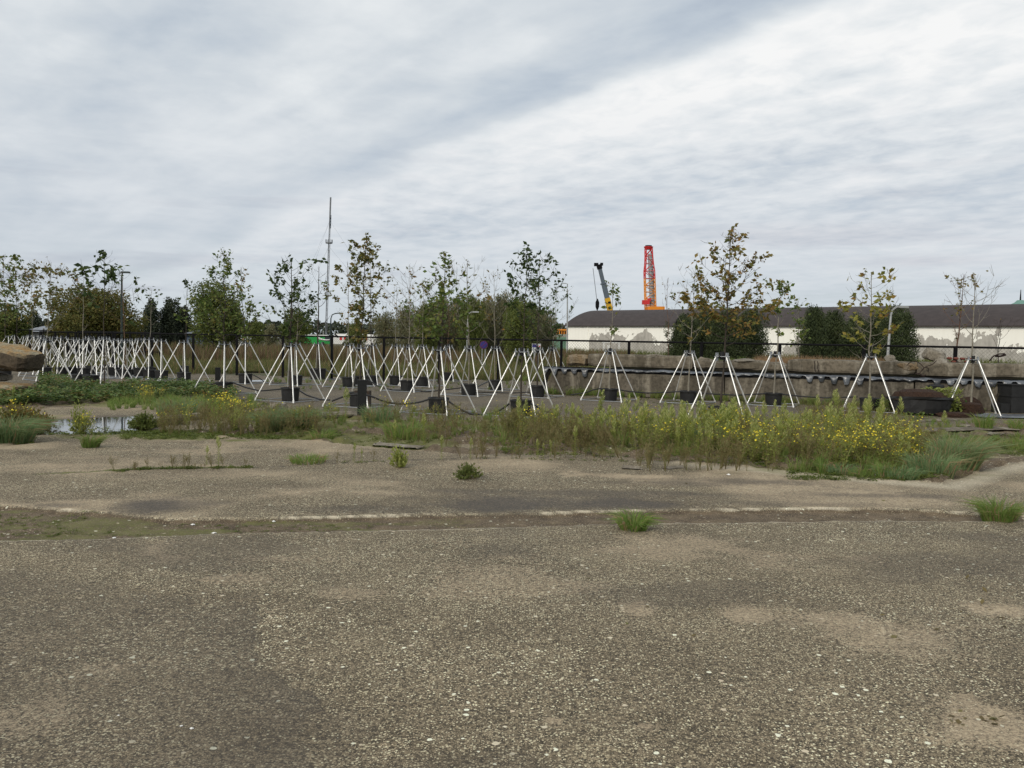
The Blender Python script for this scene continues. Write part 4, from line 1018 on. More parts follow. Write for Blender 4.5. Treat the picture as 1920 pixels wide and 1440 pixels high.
def hose(pts, label, zs, r=.018):
    P_ = np.array([at(a, b, G(a, gy)[1] if gy else Yv) for (a, b, gy, Yv) in pts])
    t = np.linspace(0, 1, len(P_)); tt = np.linspace(0, 1, 60)
    Pn = np.stack([np.interp(tt, t, P_[:, k]) for k in range(3)], -1)
    for _ in range(10): Pn[1:-1] = (Pn[:-2] + Pn[1:-1] * 2 + Pn[2:]) / 4
    Pn[:, 2] = np.maximum(Pn[:, 2], .02)
    c = Pn[0].copy(); c[2] = 0; g = Geo(); g.tube(Pn - c, r, 6); o = g.build('irrigation_hose', MT['rubber'], smooth=True); o.location = c
    tag(o, label, 'hose', 'black irrigation hoses strung between pots')
def hz(lst, Y0, Y1): return [(a, b, 0, Y0 + (Y1 - Y0) * i / (len(lst) - 1)) for i, (a, b) in enumerate(lst)]
hose(hz([(622, 752), (645, 743), (668, 739), (692, 741), (722, 754), (752, 758), (785, 755), (806, 748)], 18.6, 18.7), 'hose sagging from the tall black post to the front centre pot', 0, .022)
hose(hz([(838, 750), (860, 766), (884, 777), (912, 779), (940, 768), (955, 757)], 18.7, 18.4), 'hose sagging between the two front centre pots', 0, .022)
hose(hz([(996, 757), (1008, 763), (1020, 771), (1045, 776)], 18.3, 18.0), 'hose running right from the front pot into the weeds', 0, .022)
hose(hz([(366, 729), (385, 723), (408, 718)], 24, 23.8), 'short hose rising left of the leafy green sapling pot', 0)
hose(hz([(436, 717), (462, 727), (488, 733), (512, 731), (540, 728)], 23.8, 22.3), 'hose between the two leafy sapling pots at left', 0, .02)
hose(hz([(558, 730), (575, 741), (600, 749), (618, 750)], 22.2, 20.5), 'hose sloping down right of the thick dark sapling pot', 0, .02)
hose(hz([(472, 702), (485, 708), (500, 719), (520, 722), (546, 716)], 30, 30), 'thin hose behind the second row of pots', 0)
hose(hz([(611, 694), (622, 700), (650, 712)], 33, 29), 'thin hose dropping right of the bare dark sapling pot', 0)
hose(hz([(690, 712), (712, 726), (745, 733), (800, 735), (866, 727)], 28, 26), 'low hose across the dark yard between mid row pots', 0, .02)
hose(hz([(892, 727), (905, 720), (918, 714)], 26, 28), 'short hose linking two mid row pots', 0, .02)
hose(hz([(870, 737), (900, 735), (960, 737), (996, 735)], 25.5, 25), 'hose lying along the yard in front of the wall end', 0, .02)
hose(hz([(1070, 740), (1095, 737), (1112, 731), (1128, 728)], 24.6, 24.3), 'hose rising to the first pot by the wall', 0, .02)
hose(hz([(1156, 730), (1180, 734), (1215, 737), (1245, 736), (1276, 734)], 24.2, 23.8), 'hose sagging between the first two pots by the wall', 0, .02)
hose(hz([(1304, 736), (1340, 739), (1380, 741), (1436, 738)], 23.7, 23.4), 'hose sagging behind the big bronze sapling', 0, .02)
hose(hz([(1466, 739), (1500, 743), (1545, 746), (1608, 744)], 23.3, 22.4), 'hose sagging between the right hand pots by the wall', 0, .02)
hose(hz([(90, 715), (110, 718), (150, 722), (178, 716)], 27.5, 27.0), 'hose behind the brambles at far left', 0, .02)
hose(hz([(97, 708), (120, 703), (145, 701)], 30, 31), 'thin hose among the left tripods', 0)
# ------------------------------------------------------------------ tripods
TH = 1.42
def tripod_meshes(nl, foot_r, key):
    """leg, rail, head meshes for a stand with nl legs; foot circle radius foot_r"""
    top_r = .13; ang_ = [2 * math.pi * i / nl for i in range(nl)]
    legs = []; rails = []
    for a in ang_:
        d = np.array([math.cos(a), math.sin(a), 0]); g = Geo()
        g.tube([d * foot_r + (0, 0, .03), d * (top_r - .0) + (0, 0, TH)], .0160, 8)
        g.tube([d * foot_r + (0, 0, .0), d * (foot_r - .02) + (0, 0, .07)], .026, 8)
        legs.append(make_mesh('tripod_leg', g, [MT['alu']], True))
    for i in range(nl):
        a, b = ang_[i], ang_[(i + 1) % nl]
        A_, B_ = np.array([math.cos(a), math.sin(a), 0]) * foot_r, np.array([math.cos(b), math.sin(b), 0]) * foot_r
        g = Geo(); g.tube([A_ + (0, 0, .022), B_ + (0, 0, .022)], .011, 6); rails.append(make_mesh('base_rail', g, [MT['galv']], True))
    g = Geo()
    for i in range(nl):
        a, b = ang_[i], ang_[(i + 1) % nl]
        d0 = np.array([math.cos(a), math.sin(a), 0]) * (top_r + .015); d1 = np.array([math.cos(b), math.sin(b), 0]) * (top_r + .015)
        e = (d1 - d0) * .18
        g.tube([d0 - e + (0, 0, TH - .03), d1 + e + (0, 0, TH - .03)], .010, 6)
        g.tube([d0 + (0, 0, TH - .12), d0 + (0, 0, TH + .05)], .017, 6)
    head = make_mesh('top_frame', g, [MT['galv']], True)
    g = Geo()
    for i in range(nl):
        a = ang_[i] + .5; d = np.array([math.cos(a), math.sin(a), 0]) * .10
        g.tube([d * .3 + (0, 0, TH - .05), d * 1.2 + (0, 0, TH - .02)], .02, 5)
    g.tube([(0, 0, TH - .10), (0, 0, TH + .07)], .042, 8)
    tie = make_mesh('tree_tie', g, [MT['rubber']], True)
    return legs, rails, head, tie
TM3 = tripod_meshes(3, .84, 3); TM4 = tripod_meshes(4, .86, 4)
def tripod(p, rz, nl, label, s=1.0, full=True, group='metal stands holding the saplings'):
    rz = .36 + (rz * 7.3 % 1 - .5) * (.14 if full and 'crowd' not in group else .7); nl = 4
    e = empty('tree_tripod', (p[0], p[1], gz(p[0], p[1]) if p[1] < 41 else 0), rz, label, 'tripod', group)
    e.scale = (s, s, s)
    legs, rails, head, tie = TM3 if nl == 3 else TM4
    for m in legs: link('leg', m, e)
    link('top_frame', head, e)
    if full:
        for m in rails: link('base_rail', m, e)
    link('tree_tie', tie, e)
    return e

# ------------------------------------------------------------------ saplings in pots
def pot_mesh(seed, wob=.03):
    k = 22; th = np.arange(k) * 2 * np.pi / k
    prof = [(.001, .0), (.205, .0), (.212, .03), (.222, .16), (.228, .27), (.236, .30), (.243, .315), (.243, .338), (.232, .342), (.226, .335), (.222, .30)]
    w = 1 + wob * (fbm(np.cos(th)[None, :] * 2 + seed + np.arange(11)[:, None] * .25, np.sin(th)[None, :] * 2 + 0 * np.arange(11)[:, None], seed) - .5) * 2
    g = Geo(); g.lathe(prof, k, wob=w); return make_mesh('pot', g, [MT['blackpot']], False)
POTS = [pot_mesh(i, .06) for i in range(4)]
g = Geo(); rr = np.linspace(0, .224, 6); th = np.linspace(0, 2 * np.pi, 25)[:-1]
g.lathe([(.001, .325), (.06, .322), (.13, .312), (.19, .305), (.224, .30)], 22); SOIL = make_mesh('soil', g, [MT['soil']])

def leaf_quads(g, C, size, rng, mat=0, asp=.55, droop=.3, up=None, fold=True):
    C = np.asarray(C); n_ = len(C)
    if n_ == 0: return
    size = np.broadcast_to(size, n_) * rng.uniform(.6, 1.25, n_)
    a = rng.normal(size=(n_, 3)); a[:, 2] = a[:, 2] * .6 - droop
    if up is not None: a = a * .5 + up
    a /= np.linalg.norm(a, axis=1)[:, None]
    b = np.cross(a, rng.normal(size=(n_, 3))); b /= np.linalg.norm(b, axis=1)[:, None]
    c = np.cross(a, b)
    l = size[:, None]; w = l * asp * .5
    p0 = C; p1 = C + a * l * .45 + b * w + c * l * .08; p2 = C + a * l; p3 = C + a * l * .45 - b * w + c * l * .08
    V = np.stack([p0, p1, p2, p3], 1).reshape(-1, 3); i = np.arange(n_)[:, None] * 4
    g.add(V, i + np.array([0, 1, 2, 3]), mat)

def sapling(xb, yb, xt, yt, ylo, width, nbr, nleaf, leaf, bark, label, shape='oval', size=.085, thick=.020, bare=0., up=.75, seed=1, clump=0, pot=True, curve=0., gapz=0.0, dY=0.0, s_pot=1.0, base_z=None, ball=False):
    r_ = np.random.default_rng(seed * 13 + 5)
    p = G(xb, yb); p = p + np.array([0, dY, 0]) * 1.0
    Y = p[1]; X0 = at(xb, yb, Y)[0]; z0 = gz(X0, Y) if base_z is None else base_z
    top = at(xt, yt, Y); H = top[2] - z0; dx = top[0] - X0
    e = empty('potted_sapling' if pot or ball else 'young_tree', (X0, Y, z0), 0, label, 'sapling', None)
    zst = .30 if (pot or ball) else 0
    t = np.linspace(0, 1, 14)
    wobx = (fbm(t * 5, t * 0 + seed, 3) - .5) * .10; woby = (fbm(t * 5, t * 0 + seed, 7) - .5) * .12
    T = np.stack([dx * t ** (1 + curve) + wobx * np.sin(t * np.pi), r_.uniform(-.15, .15) * t + woby * np.sin(t * np.pi), zst + (H - zst) * t], -1)
    rad = thick * (1 - t * .82) 
    g = Geo(); g.tube(T, rad, 7, 0)
    lo = at(xt, ylo, Y)[2] - z0; lo = (lo - zst) / (H - zst)
    wm = width / 2 * Y / F * .86; up = up * 1.25; size = size * 1.3; nleaf = int(nleaf * .80)
    anchors = []; aw = []
    ph = r_.uniform(0, 6.28)
    for i in range(nbr):
        f = i / max(1, nbr - 1); tt = lo + (1 - lo) * (f ** .9) * .93
        u = (tt - lo) / (1 - lo)
        prof = {'oval': .35 + 1.0 * math.sin(math.pi * min(1, .18 + u * .80)), 'cone': 1.35 * (1 - u) + .18, 'vase': .35 + .9 * u * (1.25 - u * .75), 'col': .65 + .2 * math.sin(u * 9 + seed)}[shape]
        ln = wm * prof * r_.uniform(.65, 1.15); ph += 2.4 + r_.uniform(-.3, .3)
        st = np.array([np.interp(tt, t, T[:, k]) for k in range(3)])
        az = np.array([math.cos(ph), math.sin(ph), 0])
        el = min(up * r_.uniform(.7, 1.3), max(.25, (H - st[2]) * 1.02 / ln)); q = np.linspace(0, 1, 6)
        B = st + az * (ln * q)[:, None] + np.array([0, 0, 1]) * (ln * el * q ** 1.5)[:, None] + r_.normal(size=(6, 3)) * ln * .03 * q[:, None]
        r0 = max(.004, np.interp(tt, t, rad) * .55)
        g.tube(B, r0 * (1 - q * .75), 4, 0, cap=False)
        L_ = ln * math.hypot(1, el)
        for k in range(max(2, int(L_ / .16))):
            q0 = r_.uniform(.25, 1.0); s0 = np.array([np.interp(q0, q, B[:, j]) for j in range(3)])
            d = az * r_.uniform(.2, 1) + r_.normal(size=3) * .55 + (0, 0, up * .8); d /= np.linalg.norm(d)
            tl = ln * r_.uniform(.18, .42) + .04
            tw = np.array([s0, s0 + d * tl * .5 + (0, 0, -.01), s0 + d * tl + (0, 0, .02)])
            g.tube(tw, [.0045, .0035, .0022], 3, 0, cap=False)
            anchors.append(tw); aw.append(tl)
        anchors.append(B[3:6]); aw.append(ln * .3)
    # leader shoots
    for k in range(3):
        q0 = .96 - .03 * k; s0 = np.array([np.interp(q0, t, T[:, j]) for j in range(3)]); d = np.array([r_.normal() * .3, r_.normal() * .3, 1]); d /= np.linalg.norm(d)
        tw = np.array([s0, s0 + d * .1, s0 + d * .22]); g.tube(tw, [.005, .004, .002], 3, 0, cap=False); anchors.append(tw); aw.append(.2)
    g.build('trunk', MT[bark], e, smooth=True)
    aw = np.array(aw); n_a = len(anchors); AN = np.array([a[-3:] for a in anchors])
    keep = np.ones(n_a, bool)
    if bare > 0: keep = vnoise(np.arange(n_a) * .9 + seed, np.zeros(n_a), seed) > bare
    if keep.sum() == 0: keep[-1] = True
    if gapz: pass
    idx_ = np.where(keep)[0]; pr = aw[idx_] / aw[idx_].sum()
    pick = r_.choice(idx_, nleaf, p=pr)
    frac_ = .8 if clump else .62
    clump = clump or max(6, nleaf // 13)
    if clump:
        cen = r_.choice(idx_, clump, p=pr); pick = np.where(r_.uniform(size=nleaf) < frac_, cen[r_.integers(0, clump, nleaf)], pick)
    s1 = r_.uniform(0, 1, nleaf)[:, None]; sg = r_.integers(0, 2, nleaf)
    C = AN[pick, sg] * (1 - s1) + AN[pick, sg + 1] * s1 + r_.normal(size=(nleaf, 3)) * .032
    lg = Geo(); leaf_quads(lg, C, size, r_, 0, .58, .25)
    tag(lg.build('foliage', MT[leaf], e), kind='stuff')
    if pot:
        o = link('pot', POTS[seed % 4], e); o.rotation_euler = (0, 0, seed * 1.3); o.scale = (s_pot, s_pot, s_pot)
        o = link('soil', SOIL, e); o.scale = (s_pot, s_pot, s_pot)
    if ball:
        g = Geo(); k = 18; thb = np.arange(k) * 2 * np.pi / k
        w = 1 + .35 * (fbm(np.cos(thb)[None, :] * 3 + np.arange(8)[:, None], np.sin(thb)[None, :] * 3 + 0 * np.arange(8)[:, None], 3) - .5)
        g.lathe([(.001, 0), (.22, .0), (.26, .07), (.27, .15), (.25, .23), (.24, .28), (.16, .31), (.001, .33)], k, wob=w); g.build('root_ball', MT['rootsoil'], e)
    return p, e

# (sapling, tripod) rows: pot x,y-base; top x,y; crown low y; crown width; branches; leaves; ...
def pair(xb, yb, xt, yt, ylo, width, nbr, nleaf, leaf, bark, label, tlabel, rz=-1.35, nl=3, s=1.0, tree=True, **kw):
    if tree: p, e = sapling(xb, yb, xt, yt, ylo, width, nbr, nleaf, leaf, bark, label, **kw)
    else: p = G(xb, yb)
    if tlabel: tripod(p, rz, nl, tlabel, s)
    return p

# --- right row, in front of the wall (four-legged stands)
pair(1142, 751, 1150, 532, 640, 56, 11, 75, 'leaf_green', 'bark_pale', 'thin sapling by the wall end with a few green leaf tufts near its top', 'stand around the first pot by the left end of the wall', rz=.55 , nl=4, shape='vase', clump=7, bare=.3, thick=.024, size=.11, seed=2, up=.9)
pair(1290, 755, 1302, 506, 650, 84, 20, 330, 'leaf_olive', 'bark_pale', 'slim pale-barked sapling with loose olive crown, left of the big bronze one', 'stand in front of the wall just left of the nearest right-hand stand', rz=.55, nl=4, seed=3, clump=16, thick=.024, size=.09)
pair(1350, 793, 1373, 424, 650, 150, 44, 1650, 'leaf_brown', 'bark_dark', 'largest sapling, broad bronze and yellow crown, in front of the juniper clump', 'nearest stand on the right with silvery bright legs above the yellow flowers', rz=.5, nl=4, seed=4, size=.085, shape='cone', clump=60, thick=.026, up=.62, s_pot=1.02)
pair(1450, 760, 1464, 528, 630, 92, 12, 260, 'leaf_green', 'bark_pale', 'pale candelabra sapling with separate fresh green leaf clusters', 'stand before the wall between the big bronze sapling and the yellow-leaved one', rz=.6, nl=4, seed=5, clump=9, thick=.026, size=.10, shape='vase', up=.9)
pair(1629, 771, 1632, 512, 680, 104, 26, 360, 'leaf_yellow', 'bark_pale', 'pale sapling with large drooping yellow-green leaves on the right', 'stand left of the toppled pots under the yellow-leaved sapling', rz=.62, nl=4, seed=6, clump=22, size=.12, thick=.028, up=.55, bare=.2)
pair(1820, 779, 1832, 520, 640, 96, 12, 8, 'leaf_brown', 'bark_pale', 'bare pale sapling with upswept branches standing in a brown root ball at far right', 'rightmost stand, beside the black crate', rz=.62, nl=4, seed=7, pot=False, ball=True, thick=.028, up=1.2, s=.99, size=.06)
# --- centre
pair(976, 779, 989, 470, 640, 74, 22, 400, 'leaf_dark', 'bark_dark', 'sapling with leaning dark trunk and dark green leaves, front right of centre', 'front stand right of centre with wide crossed bright legs', rz=-1.15, seed=8, size=.09, thick=.021, curve=.3, shape='oval')
pair(1007, 744, 1012, 484, 650, 96, 24, 460, 'leaf_dark', 'bark_dark', 'dark green sapling just behind the leaning dark-trunked one', 'stand beside the left end of the wall, behind the front centre one', rz=-1.3, seed=9, size=.10, thick=.024)
pair(822, 774, 836, 476, 655, 108, 34, 900, 'leaf_green', 'bark_dark', 'leafy green sapling with curved top behind the sagging hose, centre', 'front centre stand over the pot with the sagging hose', rz=-1.22, seed=10, size=.088, shape='cone', thick=.022)
pair(879, 741, 876, 490, 660, 84, 16, 85, 'leaf_olive', 'bark_pale', 'thin sapling with sparse fine forked twigs right of the leafy centre one', 'stand over the centre pot right of the front centre stand', rz=-1.3, seed=11, size=.075, up=1.1)
pair(928, 731, 926, 508, 655, 74, 15, 105, 'leaf_brown', 'bark_pale', 'sparse brownish sapling with narrow crown before the willow thicket', 'stand before the fence right of centre with doubled left leg', rz=-1.35, seed=12, size=.08, up=1.0)
pair(764, 733, 768, 498, 645, 108, 20, 230, 'leaf_olive', 'bark_pale', 'wide loose sapling with tangled olive twigs left of the leafy centre one', 'stand over the pot left of the front centre stand', rz=-1.3, seed=13, size=.085, clump=14, up=.7)
pair(791, 724, 794, 528, 645, 80, 16, 190, 'leaf_olive', 'bark_pale', 'hazy thin sapling directly behind the leafy centre one', 'stand half hidden behind the left leg of the front centre stand', rz=-1.25, seed=14, size=.08, up=.8)
pair(742, 722, 744, 540, 640, 46, 9, 50, 'leaf_brown', 'bark_pale', 'very thin sapling with few brown leaves before the fence, left of centre', 'small distant stand between two fence posts, left of centre', rz=-1.2, seed=15, size=.07)
pair(840, 714, 842, 545, 640, 50, 9, 60, 'leaf_brown', 'bark_red', 'small rusty sapling seen through the right leg of the front centre stand', 'distant stand near the fence behind the front centre one', rz=-1.2, seed=16, size=.07)
pair(1034, 727, 1044, 540, 650, 84, 14, 130, 'leaf_dark', 'bark_pale', 'sapling with wispy outreaching twigs above the left wall end', 'small stand at the very end of the wall', rz=-1.2, seed=17, size=.09, up=.9, pot=False)
# --- left of centre
pair(673, 762, 688, 458, 640, 92, 30, 640, 'leaf_olive', 'bark_dark', 'dark-trunked sapling with upright olive crown over the tall black post', 'front stand behind the tall black post', rz=-1.25, seed=18, size=.095, thick=.024, shape='vase', up=1.0)
pair(654, 726, 652, 492, 640, 60, 18, 300, 'leaf_olive', 'bark_pale', 'pale-trunked sapling with olive leaves left of the dark-trunked one', 'stand over the pot left of the tall black post', rz=-1.3, seed=19, size=.10, up=.8)
pair(697, 722, 694, 470, 640, 60, 22, 430, 'leaf_olive', 'bark_dark', 'slender dark sapling immediately right of the twin olive crowns', 'stand over the dark post right of the tall black post', rz=-1.4, seed=20, size=.10, up=1.0)
pair(544, 752, 545, 486, 655, 92, 30, 620, 'leaf_dark', 'bark_dark', 'dark green sapling with thick trunk in front of the green coach', 'front stand over the pot with the thick dark trunk, left half', rz=-1.45, seed=21, size=.10, thick=.036, shape='oval')
pair(554, 722, 560, 560, 640, 50, 10, 80, 'leaf_dark', 'bark_pale', 'faint sapling hidden behind the thick-trunked dark green one', 'stand directly behind the thick-trunked sapling', rz=-1.2, seed=22, size=.08)
pair(596, 712, 598, 500, 640, 66, 12, 75, 'leaf_green', 'bark_dark', 'almost bare dark sapling in a wide pot right beside the radio mast', 'stand over the widest distant pot, right of the green coach gap', rz=-1.45, seed=23, size=.09, thick=.042, up=.8, s_pot=1.3)
pair(421, 739, 417, 466, 655, 100, 40, 1500, 'leaf_green', 'bark_dark', 'densest fresh green sapling with pointed top in the left half', 'front stand over the pot by the brambles, left half', rz=-1.5, seed=24, size=.085, shape='cone', thick=.026)
pair(460, 719, 449, 500, 640, 62, 16, 150, 'leaf_brown', 'bark_dark', 'sparse sapling with hanging purple-brown leaves right of the densest green one', 'stand over the pot right of the densest green sapling', rz=-1.5, seed=25, size=.09, shape='vase')
pair(345, 716, 351, 525, 630, 34, 9, 60, 'leaf_dark', 'bark_dark', 'skinny dark sapling with narrow top left of the densest green one', 'stand over the short wide black post', rz=-1.52, seed=26, size=.10, up=1.3)
pair(235, 709, 231, 510, 620, 70, 16, 85, 'leaf_dark', 'bark_red', 'thin reddish-stemmed sapling with drooping dark tufts beside the dark street lamp', 'stand over the pot of the reddish-stemmed sapling at left', rz=-1.5, seed=27, size=.12, shape='oval', up=.6)
pair(196, 724, 194, 470, 600, 84, 18, 210, 'leaf_dark', 'bark_dark', 'tall dark sapling with narrow plume top above the olive oak', 'foremost stand of the left group with one leg pointing at the viewer', rz=-1.62, seed=28, size=.15, shape='cone', up=1.0, clump=14, thick=.022, s=1.05, pot=False)
pair(157, 707, 159, 508, 620, 44, 9, 48, 'leaf_dark', 'bark_pale', 'thin pale-stemmed sapling with a tiny dark top before the olive oak', 'stand over the pot of the thin pale sapling at far left', rz=-1.4, seed=29, size=.11)
pair(84, 706, 100, 492, 622, 84, 26, 520, 'leaf_olive', 'bark_pale', 'broad olive-brown sapling at far left behind the tilted slab', 'stand behind the tip of the tilted slab', rz=-1.65, seed=30, size=.12, shape='oval', up=.9)
# saplings without a stand of their own in view
def far_tree(xb, yb, Y, xt, yt, ylo, width, nbr, nleaf, leaf, bark, label, **kw):
    # rooted at ground Y metres away
    yb_ = yb
    sapling(xb, proj((at(xb, 650, Y)[0], Y, 0))[1], xt, yt, ylo, width, nbr, nleaf, leaf, bark, label, **kw)
far_tree(10, 0, 33, 6, 478, 620, 70, 26, 560, 'leaf_green', 'bark_dark', 'leafy sapling at the extreme left edge above the tilted slab', seed=31, size=.12)
far_tree(36, 0, 36, 30, 500, 620, 80, 28, 600, 'leaf_olive', 'bark_dark', 'second sapling from the left edge, brownish green', seed=32, size=.12)
far_tree(62, 0, 42, 60, 525, 620, 40, 14, 120, 'leaf_brown', 'bark_pale', 'grey sparse sapling between the two olive ones at far left', seed=33, size=.10)
far_tree(281, 0, 34, 283, 540, 610, 50, 10, 50, 'leaf_dark', 'bark_pale', 'faint sapling with a few hanging tufts before the dark pines', seed=34, size=.12)
far_tree(1788, 0, 25.2, 1803, 515, 640, 66, 15, 130, 'leaf_brown', 'bark_red', 'reddish-stemmed sapling with coppery leaves behind the red bricks', seed=35, size=.085, pot=False, up=.8, base_z=1.0, thick=.028)
far_tree(1252, 0, 29, 1252, 522, 650, 30, 9, 18, 'leaf_brown', 'bark_red', 'bare thin upright stem behind the fence before the flaking wall', seed=36, size=.06, pot=False, up=2.4)
far_tree(1495, 0, 27, 1498, 563, 655, 40, 16, 190, 'leaf_green', 'bark_pale', 'narrow bright green sapling at the edge of the right juniper clump', seed=37, size=.10, pot=False, base_z=.9)
far_tree(1868, 0, 27, 1880, 600, 660, 50, 9, 4, 'leaf_brown', 'bark_dark', 'low bare twiggy shoot before the wall at far right', seed=38, size=.06, pot=False, up=1.2, base_z=.9)

# --- the crowd of stands on the left
rc = np.random.default_rng(11)
crowd = [(303, 31.2), (280, 31.8), (262, 33.5), (212, 33.5), (176, 31), (168, 34.5), (136, 33), (116, 32.5), (90, 29.5),
         (148, 37), (122, 40), (100, 42), (84, 44), (66, 50), (56, 46), (46, 56), (28, 60), (16, 56), (198, 36), (246, 34.2), (222, 36), (80, 34)]
tl_named = {0: 'last stand on the right of the left group, its legs spread over the wet yard', 1: 'stand beside the last one of the left group, over the dark post'}
for i, (xx, Y) in enumerate(crowd):
    c = at(xx, 640, Y)
    if i in tl_named: lb = tl_named[i]
    elif Y < 36: lb = 'white metal stand in the near rows of the dense left-hand group'
    else: lb = 'small distant white metal stand in the dense far-left group'
    tripod(np.array([c[0], Y, 0]), rc.uniform(-1.8, -1.2), 4, lb, rc.uniform(.98, 1.05), full=Y < 40,
           group='near rows of the crowded left tripods' if Y < 36 and i > 1 else 'far rows of the crowded left tripods' if i > 1 else 'metal stands holding the saplings')
    if rc.uniform() < .75:
        e = empty('plant_pot', (c[0], Y, gz(c[0], Y) if Y < 41 else 0), rc.uniform(0, 6), 'black pot under the white stands of the dense left-hand group' if Y < 36 else 'distant black pot among the dense far-left stands', 'pot', 'near black pots of the left group' if Y < 36 else 'far black pots of the left group')
        link('pot', POTS[i % 4], e); link('soil', SOIL, e)
# spare pots seen on their own
for xx, yy, lb, sc in [(84, 705, 'black pot just right of the tilted slab tip', 1.0), (150, 722, 'black pot lying behind the brambles with pale grass beside it', 1.0), (171, 724, 'second black pot behind the brambles', 1.0), (668, 721, 'pot seen between the legs left of the tall black post', .9)]:
    p = G(xx, yy); e = empty('plant_pot', (p[0], p[1], 0), 0, lb, 'pot'); e.scale = (sc,) * 3; link('pot', POTS[1], e); link('soil', SOIL, e)

# ------------------------------------------------------------------ background trees and shrubs
def tree(xc, ytop, ybase, wpx, Y, mat_, label, nleaf=5000, lobes=9, name='tree', cat='tree', size=.22, seed=1, trunk=True, asp=.6, upright=0.0, bark='bark_dark', crown_lo=.25, squash=1.0, zb=-.05, dense=.75, group=None):
    r_ = np.random.default_rng(seed); c = at(xc, 640, Y); H = at(xc, ytop, Y)[2] - zb; Wd = wpx * Y / F / 2
    e = empty(name, (c[0], Y, zb), 0, label, cat, group)
    zlo = H * crown_lo
    if trunk:
        g = Geo(); T = np.array([[0, 0, 0], [.05 * Wd, 0, H * .25], [-.03 * Wd, 0, H * .5], [.03 * Wd, 0, H * .82]]); g.tube(T, [.055 * H * .5, .04 * H * .5, .028 * H * .5, .01 * H], 7)
        for k in range(9):
            z_ = H * r_.uniform(.22, .7); a = r_.uniform(0, 6.28); ln = Wd * r_.uniform(.45, .85)
            s0 = np.array([np.interp(z_, T[:, 2], T[:, 0]), 0, z_])
            g.tube([s0, s0 + (math.cos(a) * ln * .5, math.sin(a) * ln * .5, ln * .35), s0 + (math.cos(a) * ln, math.sin(a) * ln, ln * (.75 + upright))], [.012 * H, .008 * H, .003 * H], 5)
        g.build('trunk', MT[bark], e, smooth=True)
    L_ = []
    for k in range(lobes):
        f = (k + .5) / lobes; zc = zlo + (H - zlo) * (.12 + .72 * f)
        env = math.sin(math.pi * min(1, max(.12, (zc - zlo) / (H - zlo) * .85 + .12))) ** .6
        a = k * 2.4 + seed; rr_ = Wd * env * r_.uniform(.25, .62)
        if name == 'juniper': u_ = (zc - zlo) / (H - zlo); rr_ *= 1 - .6 * u_ ** 2; env *= 1 - .5 * u_ ** 2; zc *= .90
        L_.append((math.cos(a) * rr_, math.sin(a) * rr_, zc, Wd * r_.uniform(.34, .55) * (.6 + .4 * env), (H - zlo) * r_.uniform(.16, .26)))
    L_.append((0, 0, (zlo + H) / 2, Wd * .6, (H - zlo) * .36)); L_.append((0, 0, H - (H - zlo) * .22, Wd * .35, (H - zlo) * .2))
    if name == 'juniper' or upright >= .8:      # pointed leaders break the top line
        for k in range(14):
            a = r_.uniform(0, 6.28); q_ = Wd * r_.uniform(.0, .85); zt_ = H * (1.0 - .22 * (q_ / Wd) ** 1.5) * r_.uniform(.90, 1.03)
            L_.append((math.cos(a) * q_, math.sin(a) * q_, zt_ * .84, Wd * r_.uniform(.09, .16), zt_ * .17))
    L_ = np.array(L_); wgt = L_[:, 3] ** 2 + L_[:, 3] * L_[:, 4]; pk = r_.choice(len(L_), nleaf, p=wgt / wgt.sum())
    d = r_.normal(size=(nleaf, 3)); d /= np.linalg.norm(d, axis=1)[:, None]
    rad = r_.uniform(.45, 1.0, nleaf) ** .6
    C = L_[pk, :3] + d * rad[:, None] * np.stack([L_[pk, 3], L_[pk, 3], L_[pk, 4]], 1)
    nn = fbm(C[:, 0] * 1.1 / (size * 4) + seed, C[:, 2] * 1.1 / (size * 4) + C[:, 1] * .3, seed, 3)
    C = C[(nn > 1 - dense - .12) & (C[:, 2] > .05)]
    C += r_.normal(size=C.shape) * size * .3
    # outer sprays of twigs with leaves break the outline
    g = Geo(); upv = np.array([0, 0, upright * 1.2])
    leaf_quads(g, C, size, r_, 0, asp, .1 if not upright else 0, up=upv if upright else None)
    tag(g.build('crown', MT[mat_], e), kind='stuff')
    return e
BT = 'background trees beyond the fence'
tree(178, 536, 640, 190, 66, 'fo_oak', 'broad rounded olive-brown oak behind the left tripods', 22000, 20, seed=1, size=.22, crown_lo=.02, dense=.95)
tree(120, 590, 640, 90, 60, 'fo_oak', 'low bushy growth between the two olive saplings at far left', 6000, 8, seed=2, size=.17, crown_lo=.03, name='shrub', cat='shrub', trunk=False)
tree(20, 566, 640, 90, 62, 'fo_green', 'green bushy tree at the extreme left edge behind the saplings', 6000, 9, seed=3, size=.19, crown_lo=.05)
tree(62, 580, 640, 50, 95, 'fo_pine', 'dark small tree behind the grey-roofed hut', 3500, 8, seed=4, size=.22, crown_lo=.05)
tree(283, 562, 640, 36, 90, 'fo_pine', 'left one of the three dark pines', 6500, 9, seed=5, size=.24, crown_lo=.05)
tree(318, 560, 640, 44, 92, 'fo_pine', 'middle one of the three dark pines', 8000, 10, seed=6, size=.24, crown_lo=.05)
tree(343, 572, 640, 36, 94, 'fo_pine', 'right one of the three dark pines', 6500, 9, seed=7, size=.24, crown_lo=.05)
tree(252, 600, 640, 50, 84, 'fo_oak', 'low brownish bush filling the gap between oak and pines', 3500, 7, seed=8, size=.18, crown_lo=.03, trunk=False, name='shrub', cat='shrub')
tree(400, 520, 640, 110, 72, 'fo_green', 'tall feathery green tree behind the densest sapling', 11000, 14, seed=9, size=.20, crown_lo=.08, dense=.8)
tree(437, 560, 640, 60, 74, 'fo_green', 'smaller green tree leaning against the tall feathery one', 5000, 9, seed=10, size=.19, crown_lo=.08)
